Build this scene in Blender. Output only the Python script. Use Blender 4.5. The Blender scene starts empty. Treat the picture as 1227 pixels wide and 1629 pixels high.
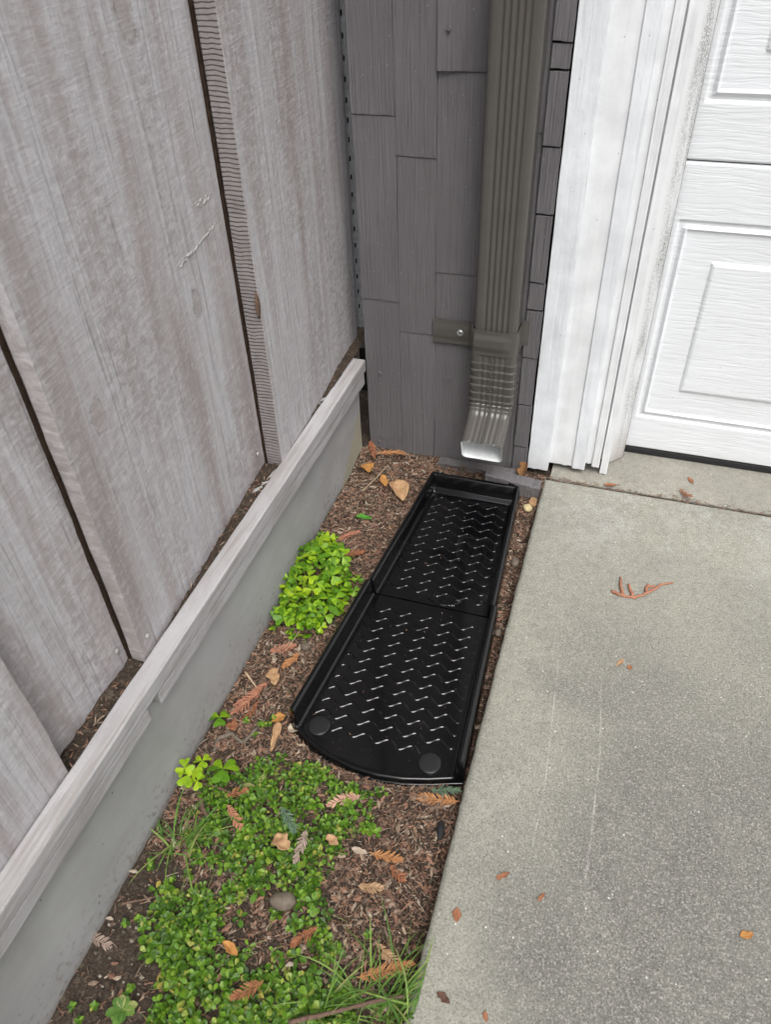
import bpy, bmesh, math, random
import numpy as np
from mathutils import Vector, Matrix, noise as mn
R_ = math.radians
rng = random.Random(7)
scene = bpy.context.scene
COL = scene.collection

# ------------------------------------------------------------------ camera
cam = bpy.data.cameras.new('camera'); camo = bpy.data.objects.new('camera', cam); COL.objects.link(camo)
cam.sensor_fit = 'VERTICAL'; cam.sensor_height = 36.0; cam.sensor_width = 36.0
cam.lens = 36.0*1223/1629
cam.clip_start = 0.02; cam.clip_end = 500
PITCH, ROLL, YAW = R_(41.55), R_(2.64), R_(-19.46)
_f = Vector((math.sin(YAW)*math.cos(PITCH), math.cos(YAW)*math.cos(PITCH), -math.sin(PITCH)))
_r = Vector((math.cos(YAW), -math.sin(YAW), 0)); _d = _f.cross(_r)
_x = math.cos(ROLL)*_r + math.sin(ROLL)*_d; _y = -math.sin(ROLL)*_r + math.cos(ROLL)*_d
mw = Matrix.Identity(4)
for i in range(3):
    mw[i][0] = _x[i]; mw[i][1] = -_y[i]; mw[i][2] = -_f[i]
mw[0][3], mw[1][3], mw[2][3] = 0, 0, 1.08
camo.matrix_world = mw
cam.dof.use_dof = True; cam.dof.focus_distance = 1.45; cam.dof.aperture_fstop = 8.0
scene.camera = camo

# ------------------------------------------------------------------ sky, sun, exposure (overcast)
w = bpy.data.worlds.new('World'); scene.world = w; w.use_nodes = True
wn = w.node_tree; bg = wn.nodes['Background']
sky = wn.nodes.new('ShaderNodeTexSky'); sky.sky_type = 'NISHITA'; sky.sun_disc = False
SUN_EL, SUN_AZ = 58.0, 150.0       # azimuth clockwise from +Y: behind the camera, to the right
sky.sun_elevation = R_(SUN_EL); sky.sun_rotation = R_(SUN_AZ)
sky.air_density = 1.0; sky.dust_density = 6.0; sky.ozone_density = 1.0
hs = wn.nodes.new('ShaderNodeHueSaturation'); hs.inputs['Saturation'].default_value = 0.36
wn.links.new(sky.outputs[0], hs.inputs['Color']); wn.links.new(hs.outputs[0], bg.inputs['Color'])
bg.inputs['Strength'].default_value = 0.115
sl = bpy.data.lights.new('sun', 'SUN'); sl.energy = 1.3; sl.angle = R_(34); sl.color = (1, 0.995, 0.985)
so = bpy.data.objects.new('sun', sl); COL.objects.link(so)
az, el = R_(SUN_AZ), R_(SUN_EL)
to_sun = Vector((math.sin(az)*math.cos(el), math.cos(az)*math.cos(el), math.sin(el)))
so.rotation_euler = to_sun.to_track_quat('Z', 'Y').to_euler(); so.location = to_sun*6
vs = scene.view_settings; vs.view_transform = 'Standard'; vs.look = 'None'; vs.exposure = 0.60; vs.gamma = 1.0
vs.use_curve_mapping = False
scene.cycles.max_bounces = 6; scene.cycles.diffuse_bounces = 2; scene.cycles.glossy_bounces = 3; scene.cycles.transmission_bounces = 4
scene.cycles.use_adaptive_sampling = True; scene.cycles.adaptive_threshold = 0.03

# ------------------------------------------------------------------ material helper
class G:
    def __init__(s, name, rough=0.6, spec=0.5):
        s.m = bpy.data.materials.new(name); s.m.use_nodes = True; s.t = s.m.node_tree
        s.b = s.t.nodes['Principled BSDF']; s.b.inputs['Roughness'].default_value = rough
        s.b.inputs['Specular IOR Level'].default_value = spec
        s.out = s.t.nodes['Material Output']
    def put(s, sock, v):
        if isinstance(v, bpy.types.NodeSocket): s.t.links.new(v, sock)
        elif v is not None:
            if hasattr(sock.default_value, '__len__') and not isinstance(v, (int, float)):
                n = len(sock.default_value); v = tuple(v); sock.default_value = (v + (1,))[:n] if len(v) < n else v[:n]
            else: sock.default_value = v
    def n(s, ty, **kw):
        nd = s.t.nodes.new('ShaderNode' + ty)
        return nd
    def geo(s, out='Position'): return s.n('NewGeometry').outputs[out]
    def objc(s): return s.n('TexCoord').outputs['Object']
    def rand(s): return s.n('ObjectInfo').outputs['Random']
    def island(s): return s.n('NewGeometry').outputs['Random Per Island']
    def map(s, vec, scale=(1,1,1), rot=(0,0,0), loc=(0,0,0)):
        nd = s.n('Mapping'); s.put(nd.inputs['Vector'], vec); s.put(nd.inputs['Scale'], scale)
        s.put(nd.inputs['Rotation'], rot); s.put(nd.inputs['Location'], loc); return nd.outputs[0]
    def noise(s, vec, scale=5, detail=3, rough=0.55, dist=0, out='Fac'):
        nd = s.n('TexNoise'); s.put(nd.inputs['Vector'], vec); s.put(nd.inputs['Scale'], scale)
        s.put(nd.inputs['Detail'], detail); s.put(nd.inputs['Roughness'], rough); s.put(nd.inputs['Distortion'], dist)
        return nd.outputs[out]
    def voro(s, vec, scale=50, out='Distance', feature='F1'):
        nd = s.n('TexVoronoi'); nd.feature = feature; s.put(nd.inputs['Vector'], vec); s.put(nd.inputs['Scale'], scale)
        return nd.outputs[out]
    def ramp(s, fac, stops):
        nd = s.n('ValToRGB'); s.put(nd.inputs[0], fac); cr = nd.color_ramp
        while len(cr.elements) < len(stops): cr.elements.new(0.5)
        for e, (p, c) in zip(cr.elements, stops):
            e.position = p; e.color = (c, c, c, 1) if isinstance(c, (int, float)) else (tuple(c) + (1,))[:4]
        return nd.outputs[0]
    def mix(s, fac, a, b, mode='MIX'):
        nd = s.n('MixRGB'); nd.blend_type = mode
        s.put(nd.inputs[0], fac); s.put(nd.inputs[1], a); s.put(nd.inputs[2], b); return nd.outputs[0]
    def math(s, op, a, b=None, c=None):
        nd = s.n('Math'); nd.operation = op
        for k, v in enumerate((a, b, c)):
            if v is not None: s.put(nd.inputs[k], v)
        return nd.outputs[0]
    def sep(s, vec):
        nd = s.n('SeparateXYZ'); s.put(nd.inputs[0], vec); return nd.outputs
    def comb(s, x, y, z):
        nd = s.n('CombineXYZ')
        for k, v in enumerate((x, y, z)): s.put(nd.inputs[k], v)
        return nd.outputs[0]
    def range(s, v, a, b, c=0.0, d=1.0, smooth=True):
        nd = s.n('MapRange'); nd.interpolation_type = 'SMOOTHSTEP' if smooth else 'LINEAR'; nd.clamp = True if not smooth else True
        for k, q in enumerate((v, a, b, c, d)): s.put(nd.inputs[k], q)
        return nd.outputs[0]
    def bump(s, h, strength=0.5, dist=0.002, normal=None):
        nd = s.n('Bump'); s.put(nd.inputs['Height'], h); s.put(nd.inputs['Strength'], strength); s.put(nd.inputs['Distance'], dist)
        if normal is not None: s.put(nd.inputs['Normal'], normal)
        return nd.outputs[0]
    def done(s, color=None, normal=None, rough=None):
        s.put(s.b.inputs['Base Color'], color)
        if normal is not None: s.put(s.b.inputs['Normal'], normal)
        if rough is not None: s.put(s.b.inputs['Roughness'], rough)
        return s.m

MAT = {}
def m_fence():
    g = G('weathered_grey_wood', 0.75, 0.3); p = g.geo(); X, Y, Z = g.sep(p)
    knots = [(0.574, 0.604, 0.012), (0.838, 0.608, 0.010), (0.816, 0.95, 0.016), (0.70, 1.2, 0.012), (0.20, 0.30, 0.006)]
    warp = None; kn = None
    for ky, kz, kr in knots:
        dy = g.math('SUBTRACT', Y, ky); dz = g.math('SUBTRACT', Z, kz)
        a = g.math('DIVIDE', dy, kr); b = g.math('DIVIDE', dz, kr*1.9)
        d = g.math('SQRT', g.math('ADD', g.math('MULTIPLY', a, a), g.math('MULTIPLY', b, b)))
        e = g.math('MULTIPLY', g.math('POWER', 2.72, g.math('MULTIPLY', d, -0.8)), dy)
        warp = e if warp is None else g.math('ADD', warp, e)
        q = d
        kn = q if kn is None else g.math('MINIMUM', kn, q)
    Yw = g.math('SUBTRACT', Y, g.math('MULTIPLY', warp, 0.8))
    v = g.comb(X, Yw, Z)
    # each board its own grain
    r = g.n('ObjectInfo').outputs['Random']
    off = g.math('MULTIPLY', r, 37.0)
    v = g.comb(X, g.math('ADD', Yw, off), Z)
    grain = g.noise(g.map(v, (40, 150, 5)), 1, 4, 0.62, 0.3)
    broad = g.noise(g.map(v, (6, 17, 1.3)), 1, 3, 0.55, 0.4)
    fine = g.noise(g.map(v, (200, 420, 30)), 1, 3, 0.6)
    saw = g.noise(g.map(v, (10, 26, 330), rot=(R_(-9), 0, 0)), 1, 2, 0.6)
    sawm = g.range(g.noise(g.map(v, (5, 9, 2.2), loc=(3, 1, 7)), 1, 2), 0.42, 0.62)
    rough = g.noise(g.map(v, (60, 75, 120), rot=(R_(-14), 0, 0)), 1, 4, 0.7, 0.6)
    c = g.ramp(broad, [(0.30, (0.285, 0.253, 0.248)), (0.44, (0.395, 0.370, 0.373)), (0.57, (0.485, 0.478, 0.498)), (0.70, (0.375, 0.354, 0.358))])
    c = g.mix(g.math('MULTIPLY', g.ramp(grain, [(0.36, 1), (0.54, 0)]), 0.26), c, (0.235, 0.208, 0.20))
    c = g.mix(g.math('MULTIPLY', g.ramp(rough, [(0.36, 1), (0.55, 0)]), g.math('MULTIPLY_ADD', sawm, 0.48, 0.14)), c, (0.25, 0.222, 0.215))
    c = g.mix(g.math('MULTIPLY', g.ramp(rough, [(0.52, 0), (0.72, 1)]), 0.42), c, (0.61, 0.60, 0.62))
    c = g.mix(g.math('MULTIPLY', g.ramp(saw, [(0.36, 1), (0.58, 0)]), g.math('MULTIPLY_ADD', sawm, 0.22, 0.03)), c, (0.27, 0.245, 0.24))
    c = g.mix(g.math('MULTIPLY', g.ramp(saw, [(0.54, 0), (0.7, 1)]), 0.20), c, (0.60, 0.58, 0.585))
    c = g.mix(g.math('MULTIPLY', g.ramp(fine, [(0.38, 1), (0.56, 0)]), 0.16), c, (0.25, 0.225, 0.22))
    crack = g.noise(g.map(v, (30, 60, 0.9), loc=(0, 5, 0)), 1, 2, 0.5)
    crackm = g.math('MULTIPLY', g.ramp(crack, [(0.490, 0), (0.498, 1), (0.502, 1), (0.510, 0)]), g.range(broad, 0.42, 0.5))
    c = g.mix(g.math('MULTIPLY', crackm, 0.40), c, (0.13, 0.11, 0.10))
    km = g.range(g.math('ADD', kn, g.math('MULTIPLY_ADD', rough, 1.4, -0.7)), 0.5, 1.3, 1, 0)
    c = g.mix(g.math('MULTIPLY', km, 0.6), c, g.mix(rough, (0.17, 0.135, 0.115), (0.44, 0.41, 0.395)))
    kr_ = g.range(g.math('ABSOLUTE', g.math('SUBTRACT', g.math('ADD', kn, g.math('MULTIPLY_ADD', rough, 0.9, -0.45)), 1.0)), 0.0, 0.16, 1, 0)
    c = g.mix(g.math('MULTIPLY', kr_, g.math('MULTIPLY', g.ramp(rough, [(0.42, 1), (0.62, 0)]), 0.5)), c, (0.12, 0.095, 0.08))
    h = g.math('ADD', g.math('MULTIPLY', grain, 0.7), g.math('ADD', g.math('MULTIPLY', saw, 0.40), g.math('MULTIPLY', rough, 0.45)))
    h = g.math('SUBTRACT', h, g.math('MULTIPLY', crackm, 0.25))
    return g.done(c, g.bump(h, 0.6, 0.0022))
def m_kerf():   # sawn edge of a board: dark kerf lines across
    g = G('sawn_board_edge', 0.85, 0.2); p = g.geo(); X, Y, Z = g.sep(p)
    zz = g.math('ADD', Z, g.math('MULTIPLY', g.noise(g.map(p, (30, 30, 14)), 1, 3), 0.011))
    st = g.math('FRACT', g.math('MULTIPLY', zz, 165.0))
    ln = g.ramp(st, [(0.0, 1), (0.12, 0.6), (0.26, 0), (0.94, 0), (1, 1)])
    br = g.noise(g.map(p, (90, 90, 40)), 1, 4)
    c = g.mix(br, (0.20, 0.182, 0.178), (0.31, 0.288, 0.286))  # base set darker: the shade on this side is put into the colour
    c = g.mix(g.math('MULTIPLY', ln, g.math('MULTIPLY_ADD', g.noise(g.map(p, (60, 60, 22)), 1, 3), 2.4, -0.80)), c, (0.105, 0.092, 0.088))
    return g.done(c, g.bump(g.math('SUBTRACT', br, ln), 0.8, 0.002))
def m_rail():
    g = G('painted_grey_rail_wood', 0.7, 0.3); p = g.geo()
    grain = g.noise(g.map(p, (130, 5, 130)), 1, 6, 0.62, 0.2)
    b = g.noise(g.map(p, (14, 5, 14)), 1, 4, 0.6)
    sp = g.noise(p, 260, 2)
    c = g.ramp(b, [(0.3, (0.28, 0.265, 0.26)), (0.5, (0.375, 0.365, 0.37)), (0.7, (0.43, 0.425, 0.435))])
    c = g.mix(g.math('MULTIPLY', g.ramp(grain, [(0.36, 1), (0.5, 0)]), 0.55), c, (0.22, 0.20, 0.18))
    c = g.mix(g.math('MULTIPLY', g.ramp(sp, [(0.6, 0), (0.72, 1)]), 0.3), c, (0.25, 0.22, 0.18))
    return g.done(c, g.bump(g.math('ADD', grain, g.math('MULTIPLY', sp, 0.3)), 0.7, 0.002))
def m_retain():
    g = G('painted_grey_concrete', 0.62, 0.35); p = g.geo(); X, Y, Z = g.sep(p)
    n1 = g.noise(p, 6, 4, 0.6); n2 = g.noise(p, 120, 3); n3 = g.noise(g.map(p, (1, 1, 9)), 5, 3)
    n0 = g.noise(g.map(p, (1, 3.0, 6)), 1, 4, 0.6); n1c = g.math('MULTIPLY_ADD', n0, 0.6, g.math('MULTIPLY', n1, 0.4))
    c = g.mix(g.ramp(n1c, [(0.38, 0), (0.6, 1)]), (0.29, 0.288, 0.285), (0.37, 0.37, 0.37))
    c = g.mix(g.math('MULTIPLY', g.ramp(n3, [(0.5, 0), (0.7, 1)]), 0.25), c, (0.28, 0.275, 0.26))
    v = g.voro(g.map(p, (1, 1, 0.7)), 30)
    c = g.mix(g.math('MULTIPLY', g.ramp(v, [(0.03, 1), (0.06, 0)]), 0.8), c, (0.10, 0.09, 0.08))
    # splash of soil low down and unpainted concrete at the far foot
    dirt = g.math('MULTIPLY', g.range(g.math('ADD', Z, g.math('MULTIPLY', n1, 0.03)), 0.012, 0.034, 1, 0), 0.6)
    c = g.mix(dirt, c, (0.16, 0.14, 0.11))
    spl = g.math('MULTIPLY', g.ramp(n2, [(0.55, 0), (0.68, 1)]), g.range(g.math('ADD', Z, g.math('MULTIPLY', n3, 0.08)), 0.03, 0.14, 0.75, 0))
    c = g.mix(spl, c, (0.15, 0.125, 0.095))
    lim = g.math('SUBTRACT', g.math('MULTIPLY', g.math('SUBTRACT', Y, 1.165), 0.85), g.math('MULTIPLY', n1, 0.03))
    bare = g.math('MULTIPLY', g.range(g.math('SUBTRACT', lim, Z), -0.003, 0.004), g.range(Y, 1.16, 1.18))
    c = g.mix(bare, c, g.mix(n2, (0.30, 0.28, 0.21), (0.42, 0.40, 0.32)))
    return g.done(c, g.bump(g.math('ADD', n1, g.math('MULTIPLY', n2, 0.25)), 0.35, 0.002))
def m_shingle():
    g = G('grey_painted_shingle', 0.55, 0.4); p = g.geo()
    r = g.math('MULTIPLY', g.rand(), 20.0)
    X, Y, Z = g.sep(p); v = g.comb(g.math('ADD', X, r), Y, g.math('ADD', Z, r))
    grain = g.noise(g.map(v, (330, 60, 7)), 1, 4, 0.6, 0.4)
    b = g.noise(g.map(v, (9, 9, 4)), 1, 3)
    c = g.ramp(b, [(0.3, (0.120, 0.114, 0.120)), (0.7, (0.151, 0.144, 0.151))])
    c = g.mix(g.math('MULTIPLY', g.rand(), 0.35), c, (0.108, 0.103, 0.105))
    c = g.mix(g.math('MULTIPLY', g.ramp(grain, [(0.3, 1), (0.46, 0)]), 0.4), c, (0.085, 0.08, 0.083))
    sp = g.voro(p, 62)
    c = g.mix(g.math('MULTIPLY', g.ramp(sp, [(0.05, 1), (0.075, 0)]), 0.55), c, (0.42, 0.41, 0.40))
    Zl = g.range(g.math('ADD', Z, g.math('MULTIPLY', b, 0.05)), 0.03, 0.075, 1, 0)
    c = g.mix(g.math('MULTIPLY', Zl, g.math('MULTIPLY', grain, 0.5)), c, (0.21, 0.19, 0.165))
    return g.done(c, g.bump(g.math('ADD', grain, g.math('MULTIPLY', b, 0.5)), 1.0, 0.0036))
def m_white(name, base, grainsc=(150, 60, 5), bs=0.5, dirt=0.25, rough=0.45):
    g = G(name, rough, 0.45); p = g.geo(); X, Y, Z = g.sep(p)
    grain = g.noise(g.map(p, grainsc), 1, 5, 0.6, 0.3); b = g.noise(p, 14, 4, 0.6)
    sc = g.noise(g.map(p, (60, 60, 25)), 1, 4, 0.65)
    dk = tuple(x*0.82 for x in base)
    c = g.mix(g.ramp(b, [(0.35, 0), (0.7, 1)]), base, dk)
    cr = g.ramp(grain, [(0.30, 1), (0.37, 0)])
    c = g.mix(g.math('MULTIPLY', cr, dirt), c, (0.36, 0.34, 0.31))
    spk = g.voro(p, 34)
    c = g.mix(g.math('MULTIPLY', g.ramp(spk, [(0.035, 1), (0.06, 0)]), 0.5), c, (0.25, 0.22, 0.19))
    low = g.range(g.math('ADD', Z, g.math('MULTIPLY', sc, 0.06)), 0.05, 0.14, 1, 0)
    c = g.mix(g.math('MULTIPLY', low, g.math('MULTIPLY', sc, 0.42)), c, (0.38, 0.35, 0.30))
    h = g.math('ADD', g.math('MULTIPLY', grain, 0.8), g.math('MULTIPLY', g.ramp(sc, [(0.48, 0), (0.53, 1)]), 0.15))
    return g.done(c, g.bump(h, bs, 0.0022))
def m_door():
    g = G('embossed_white_steel', 0.38, 0.5); p = g.geo(); X, Y, Z = g.sep(p)
    wv = g.noise(g.map(p, (9, 1, 22)), 1, 2)
    zz = g.math('ADD', Z, g.math('MULTIPLY', wv, 0.02))
    v = g.comb(X, Y, zz)
    e = g.noise(g.map(v, (16, 1, 260)), 1, 2, 0.5, 0.2)
    e2 = g.noise(g.map(v, (22, 1, 420), loc=(4, 0, 3)), 1, 2, 0.5)
    h = g.math('ADD', g.ramp(e, [(0.36, 0), (0.56, 1)]), g.math('MULTIPLY', e2, 0.5))
    b = g.noise(p, 9, 4)
    c = g.mix(g.ramp(b, [(0.35, 0), (0.75, 1)]), (0.735, 0.757, 0.78), (0.69, 0.71, 0.73))
    spk = g.voro(p, 24)
    c = g.mix(g.math('MULTIPLY', g.ramp(spk, [(0.018, 1), (0.034, 0)]), 0.5), c, (0.2, 0.19, 0.18))
    low = g.range(g.math('ADD', Z, g.math('MULTIPLY', b, 0.06)), 0.06, 0.11, 1, 0)
    c = g.mix(g.math('MULTIPLY', low, 0.25), c, (0.45, 0.43, 0.38))
    return g.done(c, g.bump(h, 0.26, 0.0013))
def m_seal():
    g = G('mildewed_white_vinyl', 0.6, 0.35); p = g.geo(); X, Y, Z = g.sep(p)
    s = g.noise(p, 420, 3, 0.65); b = g.noise(g.map(p, (60, 60, 9)), 1, 4, 0.6)
    side = g.range(X, 0.028, 0.046)
    m = g.math('MULTIPLY', g.ramp(s, [(0.38, 0), (0.56, 1)]), g.math('MULTIPLY', g.ramp(b, [(0.32, 0.05), (0.62, 1)]), side))
    c = g.mix(g.math('MULTIPLY', m, 0.85), (0.66, 0.675, 0.685), (0.17, 0.165, 0.155))
    low = g.range(g.math('ADD', Z, g.math('MULTIPLY', b, 0.10)), 0.06, 0.19, 1, 0)
    c = g.mix(g.math('MULTIPLY', low, 0.62), c, (0.30, 0.255, 0.205))
    return g.done(c, g.bump(s, 0.25, 0.001))
def m_conc(name, stain=True, light=(0.352, 0.348, 0.290)):
    g = G(name, 0.85, 0.25); p = g.geo(); X, Y, Z = g.sep(p)
    big = g.noise(p, 3.2, 3, 0.6, 0.4); mid = g.noise(p, 14, 4, 0.6); fine = g.noise(p, 520, 2, 0.7); blot = g.noise(p, 85, 3, 0.65)
    vc = g.voro(p, 640, 'Color'); vr = g.sep(vc)[0]
    c = g.mix(g.ramp(mid, [(0.3, 0), (0.7, 1)]), light, tuple(x*0.86 for x in light))
    c = g.mix(g.math('MULTIPLY', g.ramp(big, [(0.42, 0), (0.62, 1)]), 0.75), c, (0.25, 0.247, 0.215))
    worn = None
    if stain:
        # worn, darker exposed-aggregate patch away from the bed edge
        a = g.range(g.math('ADD', X, g.math('MULTIPLY_ADD', big, 0.4, -0.2)), -0.07, 0.11)
        bq = g.range(g.math('ADD', Y, g.math('MULTIPLY_ADD', mid, 0.3, -0.15)), 0.60, 1.10, 1, 0)
        worn = g.math('MULTIPLY', g.math('MULTIPLY', a, bq), g.math('ADD', g.ramp(mid, [(0.3, 0.75), (0.60, 1.0)]), g.math('MULTIPLY_ADD', blot, 0.6, -0.3)))
        c = g.mix(g.math('MULTIPLY', worn, 0.85), c, (0.140, 0.139, 0.128))
        pale = g.math('MULTIPLY', g.range(Y, 1.02, 1.24), g.ramp(mid, [(0.42, 0), (0.62, 1)]))
        c = g.mix(g.math('MULTIPLY', pale, 0.5), c, (0.47, 0.465, 0.44))
    c = g.mix(g.math('MULTIPLY', g.ramp(blot, [(0.36, 1), (0.56, 0)]), 0.40), c, (0.19, 0.185, 0.16))
    amt = g.math('MULTIPLY_ADD', worn, 0.24, 0.50) if worn is not None else 0.32
    g1 = g.noise(p, 330, 2, 0.85); g2 = g.noise(g.map(p, loc=(5, 3, 1)), 380, 2, 0.85)
    c = g.mix(g.math('MULTIPLY', g.ramp(g1, [(0.36, 1), (0.53, 0)]), amt), c, (0.075, 0.072, 0.062))
    c = g.mix(g.math('MULTIPLY', g.ramp(g2, [(0.52, 0), (0.70, 1)]), amt), c, (0.52, 0.505, 0.445))
    c = g.mix(g.math('MULTIPLY', g.ramp(vr, [(0.0, 1), (0.25, 0)]), 0.3), c, (0.10, 0.095, 0.085))
    pit = g.voro(p, 72); pitm = g.ramp(pit, [(0.05, 1), (0.10, 0)])
    c = g.mix(g.math('MULTIPLY', pitm, 0.55), c, (0.12, 0.11, 0.09))
    ws = g.voro(g.map(p, loc=(3.3, 1.7, 0)), 40); wsm = g.ramp(ws, [(0.035, 1), (0.055, 0)])
    c = g.mix(g.math('MULTIPLY', wsm, 0.75), c, (0.78, 0.77, 0.73))
    if stain:
        # two pale scrape lines
        for pts, ww in (([(-0.002, 0.86), (0.013, 0.606), (0.010, 0.48)], 0.0011), ([(0.070, 0.83), (0.084, 0.68), (0.086, 0.46)], 0.0014)):
            (x0, y0), (x1, y1), (x2, y2) = pts
            t = g.math('DIVIDE', g.math('SUBTRACT', Y, y1), (y0 - y1)); t2 = g.math('DIVIDE', g.math('SUBTRACT', y1, Y), (y1 - y2))
            xc = g.math('ADD', x1, g.math('ADD', g.math('MULTIPLY', g.math('MAXIMUM', t, 0.0), x0 - x1), g.math('MULTIPLY', g.math('MAXIMUM', t2, 0.0), x2 - x1)))
            d = g.math('ABSOLUTE', g.math('SUBTRACT', X, xc))
            mk = g.math('MULTIPLY', g.range(d, ww*0.4, ww*1.5, 1, 0), g.math('MULTIPLY', g.range(Y, y2, y2 + 0.06), g.range(Y, y0 - 0.06, y0, 1, 0)))
            mk = g.math('MULTIPLY', mk, g.ramp(g.noise(g.map(p, (1, 1, 1)), 38, 3), [(0.40, 0.1), (0.6, 1)]))
            c = g.mix(g.math('MULTIPLY', mk, 0.34), c, (0.58, 0.56, 0.50))
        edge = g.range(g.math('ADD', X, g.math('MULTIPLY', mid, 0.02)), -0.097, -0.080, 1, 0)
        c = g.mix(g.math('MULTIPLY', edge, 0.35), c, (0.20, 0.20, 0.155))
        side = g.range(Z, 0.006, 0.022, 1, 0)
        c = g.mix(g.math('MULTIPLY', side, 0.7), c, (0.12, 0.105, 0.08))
    h = g.math('ADD', g.math('MULTIPLY', fine, 0.7), g.math('SUBTRACT', g.math('MULTIPLY', vr, 0.3), pitm))
    return g.done(c, g.bump(g.math('ADD', h, g1), 0.7, 0.0016))
def m_soil():
    g = G('dark_soil', 0.95, 0.15); p = g.geo()
    a = g.noise(p, 40, 5, 0.7); b = g.noise(p, 260, 4, 0.7); v = g.sep(g.voro(p, 190, 'Color'))[0]
    c = g.ramp(b, [(0.3, (0.032, 0.025, 0.019)), (0.55, (0.082, 0.062, 0.047)), (0.75, (0.16, 0.122, 0.09))])
    c = g.mix(g.math('MULTIPLY', g.ramp(v, [(0.8, 0), (0.95, 1)]), 0.5), c, (0.20, 0.165, 0.12))
    c = g.mix(g.ramp(a, [(0.4, 0.35), (0.65, 0)]), c, (0.035, 0.028, 0.023))
    return g.done(c, g.bump(g.math('ADD', a, b), 1.0, 0.006))
def m_island(name, stops, rough=0.8, bumpsc=300, trans=0, sp=0.25, bs=0.4):
    g = G(name, rough, sp); r = g.island(); p = g.geo()
    c = g.ramp(r, stops); n = g.noise(p, bumpsc, 3)
    c = g.mix(g.math('MULTIPLY', g.ramp(n, [(0.35, 1), (0.6, 0)]), 0.35), c, tuple(x*0.45 for x in stops[0][1]))
    m = g.done(c, g.bump(n, bs, 0.001))
    if trans:
        tl = g.n('BsdfTranslucent'); mx = g.n('MixShader'); g.put(tl.inputs['Color'], c); mx.inputs[0].default_value = trans
        g.t.links.new(g.b.outputs[0], mx.inputs[1]); g.t.links.new(tl.outputs[0], mx.inputs[2]); g.t.links.new(mx.outputs[0], g.out.inputs[0])
    return m
def m_simple(name, col, rough=0.5, spec=0.5, bumpsc=0, bs=0.2, var=0.15, metal=0):
    g = G(name, rough, spec); p = g.geo(); n = g.noise(p, bumpsc or 40, 4, 0.6)
    c = g.mix(g.ramp(n, [(0.3, 0), (0.7, 1)]), col, tuple(x*(1 - var) for x in col))
    g.b.inputs['Metallic'].default_value = metal
    return g.done(c, g.bump(n, bs, 0.001) if bumpsc else None)
def m_leaf(name, base, dark, veins=True):
    g = G(name, 0.7, 0.25); p = g.objc(); X, Y, Z = g.sep(p)
    n = g.noise(p, 120, 4, 0.6); r = g.rand()
    c = g.mix(g.ramp(n, [(0.35, 0), (0.65, 1)]), base, dark)
    ve = g.ramp(g.math('FRACT', g.math('MULTIPLY', g.math('ADD', X, g.math('MULTIPLY', g.math('ABSOLUTE', Y), -1.0)), 260)), [(0, 1), (0.18, 0), (1, 0)])
    c = g.mix(g.math('MULTIPLY', ve, 0.3), c, tuple(x*0.5 for x in dark))
    return g.done(c, g.bump(n, 0.5, 0.001))
MAT['fence'] = m_fence(); MAT['kerf'] = m_kerf(); MAT['rail'] = m_rail(); MAT['retain'] = m_retain(); MAT['shingle'] = m_shingle()
MAT['trim'] = m_white('chalky_white_trim_paint', (0.745, 0.775, 0.805), bs=0.55)
MAT['trim2'] = m_white('smooth_white_trim_paint', (0.765, 0.785, 0.80), bs=0.28, dirt=0.12)
MAT['door'] = m_door(); MAT['seal'] = m_seal()
MAT['conc'] = m_conc('worn_concrete'); MAT['apron'] = m_conc('smooth_concrete', False, (0.36, 0.345, 0.295))
MAT['soil'] = m_soil()
MAT['pipe'] = m_simple('bronze_grey_aluminium', (0.083, 0.078, 0.071), 0.27, 0.45, 18, 0.06, 0.08)
MAT['lining'] = m_simple('white_pipe_lining', (0.86, 0.89, 0.89), 0.40, 0.4, 60, 0.2, 0.18)
MAT['zinc'] = m_simple('zinc_plated_steel', (0.62, 0.63, 0.64), 0.3, 0.5, 0, 0, 0.2, 0.8)
MAT['flash'] = m_simple('galvanised_flashing', (0.34, 0.35, 0.37), 0.45, 0.5, 90, 0.3, 0.4, 0.2)
MAT['hole'] = m_simple('dark_hole', (0.012, 0.011, 0.010), 0.9, 0.1)
MAT['rubber'] = m_simple('black_rubber', (0.018, 0.018, 0.02), 0.6, 0.4, 90, 0.3)
def m_black():
    g = G('glossy_black_plastic', 0.2, 0.5); p = g.geo()
    n = g.noise(p, 900, 2); d = g.noise(p, 22, 5, 0.65); sp = g.voro(p, 90)
    c = g.mix(g.math('MULTIPLY', g.ramp(sp, [(0.045, 1), (0.07, 0)]), 0.5), (0.0025, 0.0025, 0.003), (0.16, 0.14, 0.12))
    c = g.mix(g.math('MULTIPLY', g.ramp(d, [(0.5, 0), (0.8, 1)]), 0.25), c, (0.012, 0.0115, 0.011))
    return g.done(c, g.bump(g.noise(p, 35, 2), 0.05, 0.002), g.math('MULTIPLY_ADD', d, 0.12, 0.03))
MAT['black'] = m_black()
MAT['pad'] = m_simple('satin_black_plastic', (0.012, 0.012, 0.013), 0.36, 0.5, 90, 0.1)
MAT['litter'] = m_island('bark_and_needle_litter', [(0, (0.06, 0.040, 0.030)), (0.15, (0.12, 0.075, 0.054)), (0.35, (0.22, 0.125, 0.085)), (0.55, (0.31, 0.17, 0.11)), (0.70, (0.19, 0.135, 0.10)), (0.88, (0.33, 0.245, 0.175)), (1, (0.44, 0.37, 0.29))])
MAT['stones'] = m_island('small_pebbles', [(0, (0.10, 0.09, 0.075)), (0.5, (0.24, 0.21, 0.16)), (0.8, (0.27, 0.24, 0.19)), (1, (0.42, 0.39, 0.33))], 0.6)
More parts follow.
